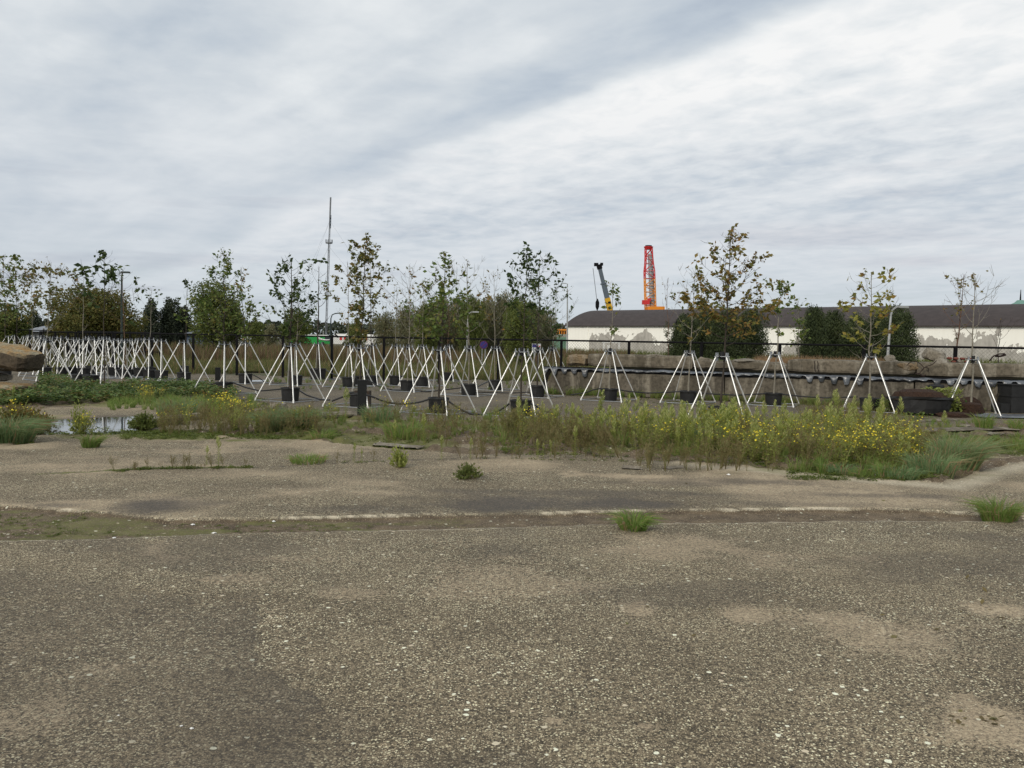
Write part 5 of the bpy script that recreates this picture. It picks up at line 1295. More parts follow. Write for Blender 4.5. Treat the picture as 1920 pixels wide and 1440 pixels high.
tree(480, 600, 640, 44, 120, 'fo_green', 'small pointed tree left of the thick-trunked sapling', 3000, 7, seed=11, size=.24, crown_lo=.02)
tree(507, 606, 640, 36, 125, 'fo_willow', 'pale low bush just left of the green coach', 2400, 7, seed=12, size=.24, crown_lo=.02, trunk=False, name='shrub', cat='shrub')
tree(556, 577, 640, 64, 110, 'fo_green', 'rounded dark green tree above the green coach', 6500, 10, seed=13, size=.26, crown_lo=.05)
tree(666, 606, 640, 44, 130, 'fo_green', 'small dark tree left of the willow thicket', 3500, 7, seed=14, size=.26, crown_lo=.03)
tree(722, 588, 640, 70, 100, 'fo_willow', 'leftmost rounded grey-green willow of the thicket', 7000, 10, seed=15, size=.22, crown_lo=.02, upright=.8, asp=.35)
tree(762, 572, 640, 60, 98, 'fo_willow', 'second willow of the thicket, a little taller than the leftmost', 7000, 10, seed=16, size=.22, crown_lo=.02, upright=.8, asp=.35)
wx = [(798, 566), (828, 558), (858, 560), (886, 552), (914, 556), (942, 548), (968, 556), (996, 566), (1018, 580)]
wl = ['willow behind the left shoulder of the leafy centre sapling', 'willow right behind the leafy centre sapling', 'willow just left of the pale street lamp', 'willow just right of the pale street lamp', 'willow above the round no-parking sign',
      'tallest willow of the thicket, right of the no-parking sign', 'willow left of the twin dark saplings', 'willow behind the twin dark saplings', 'last low willow at the right end of the thicket']
for i, (xx, yt) in enumerate(wx):
    tree(xx, yt + 2, 640, 60, 74 + (i % 3) * 4, 'fo_willow' if i % 3 else 'fo_green', wl[i], 9500, 14, seed=20 + i, size=.22, crown_lo=.02, upright=1.0, asp=.32, dense=.80)
tree(975, 566, 640, 84, 60, 'fo_green', 'fresh green broad shrub under the twin dark saplings', 6000, 12, seed=31, size=.17, crown_lo=.02, name='shrub', cat='shrub', dense=.66)
tree(1040, 606, 640, 24, 170, 'fo_pine', 'tiny dark tree behind the orange machine', 1500, 6, seed=32, size=.4, crown_lo=.02)
# junipers in front of the shed
for i, (xx, yt, w, Y) in enumerate([(1283, 588, 66, 58), (1322, 577, 70, 60), (1362, 575, 70, 57), (1404, 576, 74, 59)]):
    tree(xx, yt, 668, w * 1.3, Y, 'fo_bush', ['leftmost dark juniper of the clump behind the bronze sapling', 'second juniper of the clump behind the bronze sapling', 'third juniper, directly behind the bronze sapling', 'rightmost juniper of the clump behind the bronze sapling'][i],
         17000, 18, seed=40 + i, size=.17, crown_lo=.0, upright=.5, asp=.3, name='juniper', cat='conifer', dense=.90, trunk=False)
for i, (xx, yt, w, Y) in enumerate([(1524, 570, 62, 50), (1566, 580, 62, 52), (1604, 586, 62, 50), (1645, 582, 66, 52), (1684, 570, 76, 49)]):
    tree(xx, yt, 668, w * 1.3, Y, 'fo_bush', ['leftmost juniper of the right clump with a pointed top', 'second juniper of the right clump', 'middle juniper of the right clump, behind the yellow sapling', 'fourth juniper of the right clump, left of the street lamp', 'rightmost and widest juniper, right of the street lamp'][i],
         17000, 18, seed=50 + i, size=.15, crown_lo=.0, upright=.5, asp=.3, name='juniper', cat='conifer', dense=.90, trunk=False)
# a far line of woods on the horizon
g = Geo(); r_ = np.random.default_rng(90); n_ = 26000
X_ = r_.uniform(-420, 420, n_); hh = 5.0 + 7 * fbm(X_ * .02 + 3, X_ * 0, 4) ; Z_ = r_.uniform(0, 1, n_) ** .7 * hh
C = np.stack([X_, 430 + r_.uniform(-14, 14, n_), Z_], -1); leaf_quads(g, C, 2.2, r_, 0, .8, 0)
tag(g.build('distant_woods', MT['fo_pine']), kind='stuff')
b = at(618 + 18, 629, 420.); 

# ------------------------------------------------------------------ toppled pots, crate, mats on the right
def tub(c, r, h, rot, label, name='plant_tub', wob=.12, seed=3, soil=True):
    k = 26; th = np.arange(k) * 2 * np.pi / k
    w = 1 + wob * (fbm(np.cos(th)[None, :] * 1.5 + seed + np.arange(7)[:, None] * .3, np.sin(th)[None, :] * 1.5 + 0 * np.arange(7)[:, None], seed) - .5) * 2
    e = empty(name, c, 0, label, 'tub'); e.rotation_euler = rot
    g = Geo(); g.lathe([(.001, 0), (r * .92, 0), (r * .96, h * .3), (r, h * .8), (r * 1.04, h * .86), (r * 1.04, h), (r * .96, h)], k, wob=w); g.build('body', MT['blackpot'], e)
    if soil:
        g = Geo(); w2 = 1 + .25 * (fbm(np.cos(th)[None, :] * 3 + np.arange(5)[:, None], np.sin(th)[None, :] * 3 + 0 * np.arange(5)[:, None], 5) - .5)
        g.lathe([(.001, h * 1.5), (r * .4, h * 1.5), (r * .75, h * 1.3), (r * .93, h * .95), (r * .95, h * .8)], k, wob=w2); g.build('soil', MT['rootsoil'], e)
    return e
p = G(1738, 779); tub((p[0], p[1] + .45, 0.02), .72, .40, (R(-3), R(2), .4), 'wide low black tub with brown root soil, lying beside the leafy weed')
p = G(1690, 775); g = rough_box(.42, .16, .44, 91, .05, 6, 3, 6, chip=.05); o = g.build('terracotta_shard', simple('faded_orange_clay', (.42, .19, .09), .9, var=.35, scale=9, bs=.5)); o.location = (p[0], p[1], .04); o.rotation_euler = (R(-18), R(20), .2); tag(o, 'torn orange-brown sacking slumped against the wide black tub', 'sack')
p = G(1880, 785); 
g = Geo(); U, T = np.meshgrid(np.linspace(0, 1, 26), np.linspace(0, 1, 12)); hz_ = .05 + .10 * fbm(U * 4, T * 3, 9) * (1 - .4 * T) * np.minimum(1, 8 * np.minimum(np.minimum(U, 1 - U), np.minimum(T, 1 - T)) + .1)
V = np.stack([-.55 + 1.9 * U + .1 * (fbm(U * 3, T * 3, 2) - .5), -.1 + 1.1 * T + .15 * (fbm(U * 4, T, 5) - .5), hz_], -1); i_ = np.arange(U.size).reshape(U.shape)
g.add(V.reshape(-1, 3), np.stack([i_[:-1, :-1], i_[:-1, 1:], i_[1:, 1:], i_[1:, :-1]], -1).reshape(-1, 4)); o = g.build('rubber_mat', MT['foil'], smooth=True); o.location = (p[0], p[1], -.02); tag(o, 'crumpled black plastic mat on the ground at the right edge', 'mat')
p = G(1915, 776); cr_ = empty('plastic_crate', (p[0] + .12, p[1] + .5, 0), .1, 'tall black plastic crate standing at the right edge beside the last stand', 'crate')
g = Geo(); g.box((0, 0, .36), (.62, .55, .72)); g.build('body', MT['blackpot'], cr_)
g = Geo(); g.box((0, 0, .735), (.68, .6, .03)); g.box((0, 0, .44), (.66, .58, .03)); g.build('rim', MT['blackpot'], cr_)
g = Geo(); g.box((-.44, -.05, .12), (.25, .4, .24)); g.build('side_box', MT['blackpot'], cr_)
rock('plastic_bag', onwall(1752, 728, -.2), (.5, .4, .3), 77, MT['blackpot'], 'dark rounded plastic bag behind the leafy weed at right', 'bag')
rock('soil_heap', tuple(G(1790, 783) + np.array([0, .1, .05])), (.9, .4, .22), 78, MT['rootsoil'], 'spilled brown fibrous soil between the tub and the bare sapling', 'soil heap')
rock('soil_heap', tuple(G(1838, 778) + np.array([0, .6, .15])), (.9, .5, .5), 79, MT['rootsoil'], 'second heap of brown root soil under the bare sapling', 'soil heap')
# ------------------------------------------------------------------ weeds: prototypes as arrays
def tri_strip_blade(g, P_, w0, mat, rng):
    """a grass blade: two quads tapering to a point"""
    P_ = np.asarray(P_)
    d = P_[-1] - P_[0]; s = np.cross(d, rng.normal(size=3)); s /= np.linalg.norm(s) + 1e-9
    w = np.array([w0, w0 * .85, w0 * .12])[:, None] / 2
    V = np.vstack([P_ - s * w, P_ + s * w]); g.add(V, [[0, 3, 4, 1], [1, 4, 5, 2]], mat)
def pg(g):   # pack
    V = np.concatenate(g.v); return V, (np.concatenate(g.q) if g.q else np.zeros((0, 4), int)), (np.concatenate(g.qm) if g.q else np.zeros(0, int))
def proto_fleabane(seed, h=.75):
    r_ = np.random.default_rng(seed); g = Geo(); lean = r_.normal(size=2) * .05
    f = lambda z: np.array([lean[0] * z * z + .01 * math.sin(z * 9 + seed), lean[1] * z * z, z])
    for a in (0, 1.57):
        s = np.array([math.cos(a), math.sin(a), 0]) * .0045
        for z0, z1 in ((0, h * .5), (h * .5, h)): g.add([f(z0) - s, f(z0) + s, f(z1) + s * .5, f(z1) - s * .5], [[0, 1, 2, 3]], 0)
    for i in range(46):
        z_ = h * (.06 + .62 * i / 46); a = i * 2.4; ln = .085 * r_.uniform(.7, 1.2) * (1.1 - .4 * i / 46)
        b = f(z_); d = np.array([math.cos(a), math.sin(a), r_.uniform(.1, .9)]); d /= np.linalg.norm(d); s = np.cross(d, [0, 0, 1]); s = s / np.linalg.norm(s) * .0062
        g.add([b, b + d * ln * .5 + s, b + d * ln + (0, 0, -.012), b + d * ln * .5 - s], [[0, 1, 2, 3]], 0)
    for i in range(44):
        u = i / 44; z_ = h * (.62 + .38 * u); a = i * 2.4; ln = .10 * (1 - u) ** .8 + .022
        b = f(z_); d = np.array([math.cos(a), math.sin(a), 1.3]); d /= np.linalg.norm(d); s = np.cross(d, r_.normal(size=3)); s = s / np.linalg.norm(s) * .008
        g.add([b, b + d * ln * .6 + s, b + d * ln, b + d * ln * .6 - s], [[0, 1, 2, 3]], 1 if i % 3 < 2 and u > .3 else 0)
    return pg(g)
def proto_ragwort(seed, h=.45, flowers=22, brown=.5):
    r_ = np.random.default_rng(seed); g = Geo()
    for k in range(7):
        a = r_.uniform(0, 6.28); sp = r_.uniform(.05, .42) * h; top = np.array([math.cos(a) * sp, math.sin(a) * sp, h * r_.uniform(.7, 1.05)])
        midp = top * np.array([.35, .35, .5]); m = 2 if r_.uniform() < brown else 0
        tri_strip_blade(g, [np.zeros(3), midp, top], .008, m, r_)
        for j in range(18):
            u = r_.uniform(.12, 1); b = midp * min(1, u * 2) if u < .5 else midp + (top - midp) * (u - .5) * 2
            d = r_.normal(size=3); d[2] = abs(d[2]) * .7; d /= np.linalg.norm(d); ln = r_.uniform(.03, .065); s = np.cross(d, r_.normal(size=3)); s = s / np.linalg.norm(s) * .006
            g.add([b, b + d * ln * .5 + s, b + d * ln, b + d * ln * .5 - s], [[0, 1, 2, 3]], 2 if r_.uniform() < brown else 0)
        for j in range(5):
            d = top + r_.normal(size=3) * np.array([.05, .05, .03]); tri_strip_blade(g, [midp + (top - midp) * .6, (midp + d) / 2 + (top - midp) * .3, d], .004, m, r_)
            if flowers and r_.uniform() < flowers / 35:
                rr = r_.uniform(.010, .016); nrm_ = np.array([r_.normal() * .5, r_.normal() * .5 - .4, 1]); nrm_ /= np.linalg.norm(nrm_)
                s = np.cross(nrm_, [1, 0, 0.]); s /= np.linalg.norm(s); t = np.cross(nrm_, s)
                g.add([d - s * rr, d - t * rr, d + s * rr, d + t * rr], [[0, 1, 2, 3]], 3)
                g.add([d - (s + t) * rr * .7 + nrm_ * .003, d + (s - t) * rr * .7 + nrm_ * .003, d + (s + t) * rr * .7 + nrm_ * .003, d + (t - s) * rr * .7 + nrm_ * .003], [[0, 1, 2, 3]], 3)
    return pg(g)
def proto_dry(seed, h=.4):
    r_ = np.random.default_rng(seed); g = Geo()
    for k in range(9):
        a = r_.uniform(0, 6.28); sp = r_.uniform(.05, .4) * h; top = np.array([math.cos(a) * sp, math.sin(a) * sp, h * r_.uniform(.6, 1.05)]); midp = top * (.4, .4, .55)
        tri_strip_blade(g, [np.zeros(3), midp, top], .005, 2, r_)
        for j in range(14):
            u = r_.uniform(.3, 1); b = midp + (top - midp) * max(0, (u - .3) / .7); d = r_.normal(size=3) * .6 + (0, 0, 1); d /= np.linalg.norm(d); ln = r_.uniform(.02, .07); s = np.cross(d, r_.normal(size=3)); s = s / np.linalg.norm(s) * .0035
            g.add([b, b + d * ln * .6 + s, b + d * ln, b + d * ln * .6 - s], [[0, 1, 2, 3]], 2)
    return pg(g)
def proto_tuft(seed, n_=70, h=.35, spread=.5, w=.007, base=.05, wind=0.0):
    r_ = np.random.default_rng(seed); g = Geo()
    for k in range(n_):
        a = r_.uniform(0, 6.28); b = np.array([math.cos(a), math.sin(a), 0]) * base * r_.uniform(0, 1) ** .5
        a2 = a + r_.normal() * .5; hh = h * r_.uniform(.45, 1.1); sp = hh * spread * r_.uniform(.2, 1.3)
        d = np.array([math.cos(a2) * sp + wind * hh, math.sin(a2) * sp, 0])
        tri_strip_blade(g, [b, b + d * .35 + (0, 0, hh * .62), b + d + (0, 0, hh * (1 - .35 * min(1.2, sp / hh)))], w, 0 if r_.uniform() > .12 else 1, r_)
    return pg(g)
def proto_low(seed, n_=26, h=.06, rad=.10, sz=.045):
    r_ = np.random.default_rng(seed); g = Geo()
    for k in range(n_):
        a = r_.uniform(0, 6.28); q = rad * r_.uniform(0, 1) ** .5; b = np.array([math.cos(a) * q, math.sin(a) * q, r_.uniform(0, h)])
        d = np.array([r_.normal(), r_.normal(), .35]); d /= np.linalg.norm(d); s = np.cross(d, [r_.normal() * .3, r_.normal() * .3, 1]); s = s / np.linalg.norm(s) * sz * .32; ln = sz * r_.uniform(.6, 1.3)
        g.add([b, b + d * ln * .5 + s, b + d * ln, b + d * ln * .5 - s], [[0, 1, 2, 3]], 0)
        if n_ > 100 and k % 4 == 0: g.add([(-.003, 0, 0), (.003, 0, 0), b + (.002, 0, 0), b - (.002, 0, 0)], [[0, 1, 2, 3]], 0)
    return pg(g)
def scatter(name, protos, P_, S_, mats, seed=1, tilt=.12, kind='stuff', zf=None):
    r_ = np.random.default_rng(seed); g = Geo(); P_ = np.asarray(P_); S_ = np.asarray(S_); pk = r_.integers(0, len(protos), len(P_))
    for i, (V, Q_, M_) in enumerate(protos):
        sel = np.where(pk == i)[0]
        if len(sel) == 0: continue
        a = r_.uniform(0, 6.28, len(sel)); c, s = np.cos(a), np.sin(a); sc = S_[sel]
        x = (V[None, :, 0] * c[:, None] - V[None, :, 1] * s[:, None]) * sc[:, None]; y = (V[None, :, 0] * s[:, None] + V[None, :, 1] * c[:, None]) * sc[:, None]; z_ = V[None, :, 2] * sc[:, None]
        tx, ty = r_.normal(size=(2, len(sel))) * tilt
        W_ = np.stack([x + z_ * tx[:, None], y + z_ * ty[:, None], z_], -1) + P_[sel][:, None, :]
        nv = len(V); off_ = (np.arange(len(sel)) * nv)[:, None, None]
        Qa = (Q_[None] + off_).reshape(-1, 4); base_ = g.n; g.v.append(W_.reshape(-1, 3)); g.q.append(Qa + base_); g.qm.append(np.tile(M_, len(sel))); g.n += len(sel) * nv
    o = g.build(name, mats)
    return tag(o, kind=kind)
WM = [MT['weed_green'], MT['weed_pale'], MT['weed_brown'], MT['yellow']]
rw = np.random.default_rng(77)
_keep = lambda P_: P_[~((np.abs(P_[:, 0] + 3.05) < .42) & (np.abs(P_[:, 1] - 17.2) < 1.25))]
def area(x0, x1, y0, y1, n_, thin=None, seed=0):
    """points on the ground in the quadrilateral the photo shows between these bounds; y0,y1 may be functions of x"""
    x = rw.uniform(x0, x1, n_); a = y0(x) if callable(y0) else y0; b = y1(x) if callable(y1) else y1
    y = a + (b - a) * rw.uniform(0, 1, n_)
    P_ = np.array([G(i, j) for i, j in zip(x, y)])
    if thin is not None:
        k = fbm(P_[:, 0] * 1.5 + seed, P_[:, 1] * 1.5, 61 + seed); P_ = P_[k > thin]
    P_ = _keep(P_); P_[:, 2] = gz(P_[:, 0], P_[:, 1]) - .01
    return P_
ip = lambda xs_, ys_: (lambda x: np.interp(x, xs_, ys_))
FB = [proto_fleabane(i, .62 + .05 * (i % 4)) for i in range(9)]
RG = [proto_ragwort(i + 20, .40 + .03 * (i % 3), 2) for i in range(8)]
RGy = [proto_ragwort(i + 40, .44, 20, .35) for i in range(6)]
DR = [proto_dry(i + 60, .38) for i in range(8)]
TF = [proto_tuft(i + 80, 60, .30, .55, .006, .05) for i in range(8)]
LOW = [proto_low(i + 100) for i in range(6)]
def sc_(P_, a, b): return rw.uniform(a, b, len(P_))
front = ip([930, 1080, 1280, 1480, 1640, 1760], [832, 838, 852, 866, 878, 880])
# the big band right of centre
P1 = np.vstack([area(1080, 1700, 808, front, 290, .45, 1), area(1180, 1480, 820, front, 70, .45, 5), area(930, 1100, 800, 828, 45, .45, 2), area(1440, 1700, 790, 830, 60, .45)])
scatter('fleabane', FB, P1, .38 + .68 * rw.uniform(0, 1, len(P1)) ** 1.5, WM, 3)
P2 = np.vstack([area(1180, 1740, 805, front, 330, .40, 3), area(930, 1180, 800, 832, 70, .40), area(300, 640, 790, 812, 55, .40, 4), area(640, 930, 778, 812, 40, .46), area(1380, 1740, 835, 876, 110, .35, 9)])
scatter('ragwort', RG + RGy[:1], P2, sc_(P2, .6, 1.1), WM, 4)
P2b = np.vstack([area(1300, 1740, 812, 862, 46, .40, 13), area(1560, 1720, 850, 880, 22), area(360, 430, 772, 788, 7), area(255, 300, 745, 760, 8), area(420, 470, 778, 798, 8), area(960, 1030, 805, 822, 10), area(1310, 1400, 806, 822, 14), area(1180, 1240, 806, 820, 9)])
scatter('flowering_ragwort', RGy, P2b, sc_(P2b, .65, 1.1), WM, 14)
P3 = np.vstack([area(940, 1100, 805, 838, 120, .35, 6), area(300, 620, 785, 818, 130, .38, 7), area(1080, 1760, 830, front, 190, .44, 8), area(640, 920, 780, 836, 90, .46), area(860, 1180, 838, 862, 55, .45), area(1500, 1620, 780, 800, 50), area(1600, 1700, 800, 830, 40), area(1180, 1560, 868, 884, 50, .45)])
scatter('dry_weeds', DR, P3, sc_(P3, .45, 1.25), WM, 5)
P4 = np.vstack([area(620, 950, 772, 812, 130, .42, 1), area(300, 420, 755, 780, 90, .3, 2), area(420, 640, 772, 800, 80, .40), area(1080, 1760, 815, front, 230, .42, 4), area(1480, 1780, 872, ip([1480, 1640, 1780], [884, 896, 900]), 50, .42), area(1740, 1925, 820, 842, 330, .36, 6),
                area(60, 300, 742, 752, 60), area(930, 1100, 790, 830, 70, .45), area(1700, 1925, 790, 806, 90, .45), area(640, 940, 812, 836, 40, .5), area(1690, 1925, 755, 772, 50), area(500, 1000, 706, 722, 140, .42), area(560, 1000, 724, 732, 40, .5)])
_s = rw.uniform(.1, 25, 420); _w = np.array([W(a, -b, 0) for a, b in zip(_s, rw.uniform(.03, .40, 420))]); P4 = np.vstack([P4, _w])
_px = np.array([proj(q_)[0] for q_ in P4]); scatter('rough_grass', TF, P4, sc_(P4, .35, 1.0) * np.where((_px > 620) & (_px < 960), .75, 1.0) * np.where(_px > 1690, .55, 1.0), [MT['grass'], MT['straw']], 6)
P5 = np.vstack([area(230, 640, 806, 824, 900, .36, 1), area(640, 940, 790, 838, 420, .46, 2), area(940, 1760, 820, ip([940, 1280, 1760], [850, 868, 902]), 1500, .40, 3), area(1760, 1925, 815, 850, 500, .4), area(1480, 1780, 876, 902, 500, .42),
                area(0, 60, 815, 832, 120),  area(90, 330, 806, 814, 200, .3), area(1200, 1700, 748, 762, 400, .4), area(380, 500, 748, 770, 300, .35), area(500, 1000, 718, 735, 260, .45)])
scatter('ground_moss', LOW, P5, sc_(P5, .25, .75), [MT['moss']], 7, tilt=0)
P5 = np.vstack([area(-60, 300, 958, 996, 420, .42), area(240, 700, 976, 994, 200, .48)])
scatter('joint_moss', LOW, P5, sc_(P5, .12, .32), [MT['moss']], 9, tilt=0)
# brambles on the left
P6 = np.vstack([area(0, 400, ip([0, 70, 100, 200, 330, 400], [742, 740, 722, 728, 724, 728]), ip([0, 60, 130, 250, 400], [762, 760, 757, 750, 744]), 2600), area(380, 440, 738, 752, 200), area(75, 130, 712, 730, 260)])
hgt = fbm(P6[:, 0] * 1.7, P6[:, 1] * 1.7, 71); P6[:, 2] += np.maximum(0, (hgt - .25)) * .50 * rw.uniform(.1, 1, len(P6))
BR = [proto_low(i + 200, 9, .12, .10, .085) for i in range(6)]
o = scatter('brambles', BR, P6, sc_(P6, .7, 1.35), [MT['ivy']], 8, tilt=0)
P6 = np.vstack([area(200, 480, 748, 768, 170, .36, 3), area(290, 440, 755, 780, 130, .34, 5)])
scatter('meadow_fringe', TF, P6, sc_(P6, .45, .85), [MT['grass'], MT['weed_pale'], MT['weed_brown'], MT['yellow']], 18)

# meadow beyond the yard
rf = np.random.default_rng(5); n_ = 15000
inv = rf.uniform(1 / 110, 1 / 36.2, n_); Yf = 1 / inv; u = rf.uniform(-.72, .16, n_)
Pf = np.stack([u * Yf, Yf, np.full(n_, -.07)], -1); kf = fbm(Pf[:, 0] * .25, Pf[:, 1] * .12, 81)
ML = [proto_tuft(i + 300, 9, .55, .30, .022, .22) for i in range(8)]
scatter('meadow_grass', ML, Pf[kf > .40], rf.uniform(.5, 1.0, (kf > .40).sum()) * (1 + .3 * (Yf[kf > .4] > 60)), [MT['meadow'], MT['straw']], 20)
n_ = 6000; Yf = rf.uniform(58, 105, n_); u = rf.uniform(-.72, .14, n_); Pf = np.stack([u * Yf, Yf, np.full(n_, -.07)], -1); kf = fbm(Pf[:, 0] * .16 + 5, Pf[:, 1] * .16, 83)
sel = kf > .43
DK = [proto_tuft(i + 320, 10, 1.15, .18, .045, .30) for i in range(8)]
scatter('dock_stalks', DK, Pf[sel], rf.uniform(.55, 1.15, sel.sum()), [MT['dock'], MT['meadow']], 21)
# tall grass on the bank behind the wall
def bankpts(s0, s1, b0, b1, n__):
    s_r = rf.uniform(s0, s1, n__); b_r = rf.uniform(b0, b1, n__); P_ = np.array([W(a, b, 0) for a, b in zip(s_r, b_r)]); P_[:, 2] = bank_z(P_[:, 0], P_[:, 1]) - .02; return P_
sA, sB = s_at(1400), s_at(1665)
Pb = bankpts(sA, sB, .9, 3.2, 620); BK = [proto_tuft(i + 340, 16, .42, .35, .008, .10) for i in range(6)]
scatter('straw_grass', BK, Pb, rf.uniform(.5, 1.0, len(Pb)), [MT['straw'], MT['straw']], 22)
Pb = np.vstack([bankpts(.7, s_at(1300), .9, 3.5, 520), bankpts(s_at(1640), 25, .9, 2.5, 160), bankpts(s_at(1300), sA, .9, 2.5, 220)])
scatter('bank_grass', BK, Pb, rf.uniform(.25, .75, len(Pb)), [MT['grass'], MT['straw']], 23)
s_r = rf.uniform(-1, 90, 1500); Pb = np.array([[P0[0] + D[0] * a - Q[0] * b, P0[1] + D[1] * a - Q[1] * b, -.05] for a, b in zip(s_r, rf.uniform(.5, 4, 1500))])
scatter('wall_foot_weeds', ML, Pb, rf.uniform(.8, 2.2, 1500), [MT['fo_green'], MT['meadow']], 24)

# ------------------------------------------------------------------ single plants
def plant(x, y, proto, mats, s, name, label, cat, rz=0., extra=None, z=None):
    p = G(x, y); V, Q_, M_ = proto; g = Geo(); g.v.append(V * s); g.n = len(V); g.q.append(Q_); g.qm.append(M_)
    o = g.build(name, mats); o.location = (p[0], p[1], float(gz(p[0], p[1])) - .01 if z is None else z); o.rotation_euler = (0, 0, rz); tag(o, label, cat); return o
GR = [MT['grass'], MT['straw']]; GB = [MT['grass_blue'], MT['straw']]
plant(1186, 992, proto_tuft(401, 330, .20, 1.15, .0075, .11), GR, 1.0, 'grass_tuft', 'low bright green grass tuft growing from the joint, centre right', 'grass tuft')
plant(1873, 973, proto_tuft(402, 700, .30, .85, .0055, .13), GR, 1.0, 'grass_tuft', 'upright bright green grass tuft on the joint near the right edge', 'grass tuft')
plant(170, 838, proto_tuft(403, 480, .23, .75, .005, .11, wind=.30), GR, 1.0, 'grass_tuft', 'small leaning grass tuft in front of the puddle', 'grass tuft')
plant(578, 867, proto_tuft(404, 260, .15, 1.0, .008, .22), GR, 1.0, 'grass_tuft', 'low spreading grass tuft on the open slab, left of centre', 'grass tuft')
plant(604, 824, proto_tuft(405, 260, .25, .8, .008, .16), GR, 1.0, 'grass_tuft', 'green tuft with buds at the near edge of the weeds, left of centre', 'grass tuft')
plant(1790, 880, proto_tuft(406, 1300, .58, .62, .007, .26, wind=.30), GB, 1.0, 'coarse_grass', 'largest bluish grass clump leaning right, at the right end of the weeds', 'grass clump')
plant(1745, 890, proto_tuft(407, 500, .40, .7, .008, .26, wind=.1), GB, 1.0, 'coarse_grass', 'bluish grass clump just left of the largest leaning one', 'grass clump')
plant(1680, 895, proto_tuft(408, 340, .22, .9, .008, .22), GB, 1.0, 'coarse_grass', 'low bluish grass clump on the edge of the open slab at right', 'grass clump')
plant(1576, 888, proto_tuft(409, 260, .22, .8, .008, .16), GB, 1.0, 'coarse_grass', 'low bluish tuft before the pale broken slab', 'grass clump')
plant(1618, 852, proto_tuft(410, 260, .36, .6, .008, .16), GB, 1.0, 'coarse_grass', 'bluish tuft standing inside the yellow ragwort', 'grass clump')
plant(512, 806, proto_tuft(411, 800, .42, .95, .007, .20), GB, 1.0, 'coarse_grass', 'left of the twin coarse grass clumps around the grey block', 'grass clump')
plant(556, 804, proto_tuft(412, 1000, .48, .95, .007, .24), GB, 1.0, 'coarse_grass', 'right of the twin coarse grass clumps around the grey block', 'grass clump')
plant(14, 828, proto_tuft(413, 1500, .46, 1.05, .007, .34), GB, 1.0, 'coarse_grass', 'big bluish grass clump at the left edge', 'grass clump')
plant(338, 778, proto_tuft(414, 500, .44, .6, .009, .4), GB, 1.0, 'coarse_grass', 'grass clump right of the puddle behind the concrete beam', 'grass clump')
plant(758, 818, proto_tuft(415, 460, .34, .7, .009, .3), GR, 1.0, 'grass_tuft', 'broad bright tuft in front of the centre pots', 'grass tuft')
plant(710, 790, proto_tuft(416, 460, .42, .7, .009, .3), GB, 1.0, 'coarse_grass', 'grass clump right of the tall black post', 'grass clump')
plant(1845, 805, proto_tuft(417, 260, .42, .5, .009, .14), GR, 1.0, 'grass_tuft', 'pale green tuft left of the black mat at right', 'grass tuft')
plant(1908, 806, proto_tuft(418, 200, .28, .7, .009, .14), GR, 1.0, 'grass_tuft', 'small tuft between the flat slabs at the right edge', 'grass tuft')
plant(1330, 838, proto_tuft(419, 420, .42, .5, .009, .22), GB, 1.0, 'coarse_grass', 'upright green clump under the nearest right-hand stand', 'grass clump')
plant(878, 901, proto_low(420, 1, .02), [MT['weed_brown']], .1, 'twig', 'dead twig at the foot of the dark olive cushion plant', 'twig')
def bushlet(seed, n_, w, h, sz):
    r_ = np.random.default_rng(seed); g = Geo()
    for k in range(n_):
        a = r_.uniform(0, 6.28); el = r_.uniform(.15, 1.45); d = np.array([math.cos(a) * math.cos(el) * w, math.sin(a) * math.cos(el) * w, math.sin(el) * h]) * r_.uniform(.55, 1.05)
        tri_strip_blade(g, [np.zeros(3), d * (.6, .6, .45), d], .005, 1 if k % 2 else 0, r_)
        for j in range(7):
            b = d * r_.uniform(.5, 1) ; e_ = r_.normal(size=3) * .5 + (0, 0, .8) + d; e_ /= np.linalg.norm(e_); s = np.cross(e_, r_.normal(size=3)); s = s / np.linalg.norm(s) * sz * .22
            g.add([b, b + e_ * sz * .5 + s, b + e_ * sz, b + e_ * sz * .5 - s], [[0, 1, 2, 3]], 0)
    return pg(g)
plant(877, 897, bushlet(1, 110, .21, .19, .035), [MT['fo_green'], MT['weed_brown']], 1, 'cushion_weed', 'dark olive cushion-shaped weed alone on the open slab', 'weed')
plant(748, 876, bushlet(2, 70, .17, .27, .04), [MT['weed_green'], MT['weed_brown']], 1, 'slab_weed', 'grey-green upright weed with side shoots at the slab crack', 'weed')
plant(34, 810, bushlet(3, 420, .56, .50, .05), [MT['leaf_olive'], MT['weed_brown']], 1, 'ragwort_bush', 'large rounded brown-green ragwort bush left of the puddle', 'shrubby weed')
plant(62, 802, bushlet(4, 260, .42, .36, .05), [MT['leaf_olive'], MT['weed_brown']], 1, 'ragwort_bush', 'smaller brown bush drooping over the left rim of the puddle', 'shrubby weed')
plant(152, 810, bushlet(5, 110, .22, .55, .045), [MT['weed_green'], MT['weed_brown']], 1, 'ragwort_bush', 'upright olive bush standing in the near edge of the puddle', 'shrubby weed')
plant(268, 804, bushlet(6, 260, .30, .30, .05), [MT['fo_green'], MT['weed_brown']], 1, 'green_bush', 'low round green bush at the right end of the puddle', 'shrubby weed')
plant(180, 812, proto_low(431, 160, .12, .42, .05), [MT['fo_green']], 1, 'creeping_weed', 'flat green creeper at the near rim of the puddle', 'weed')
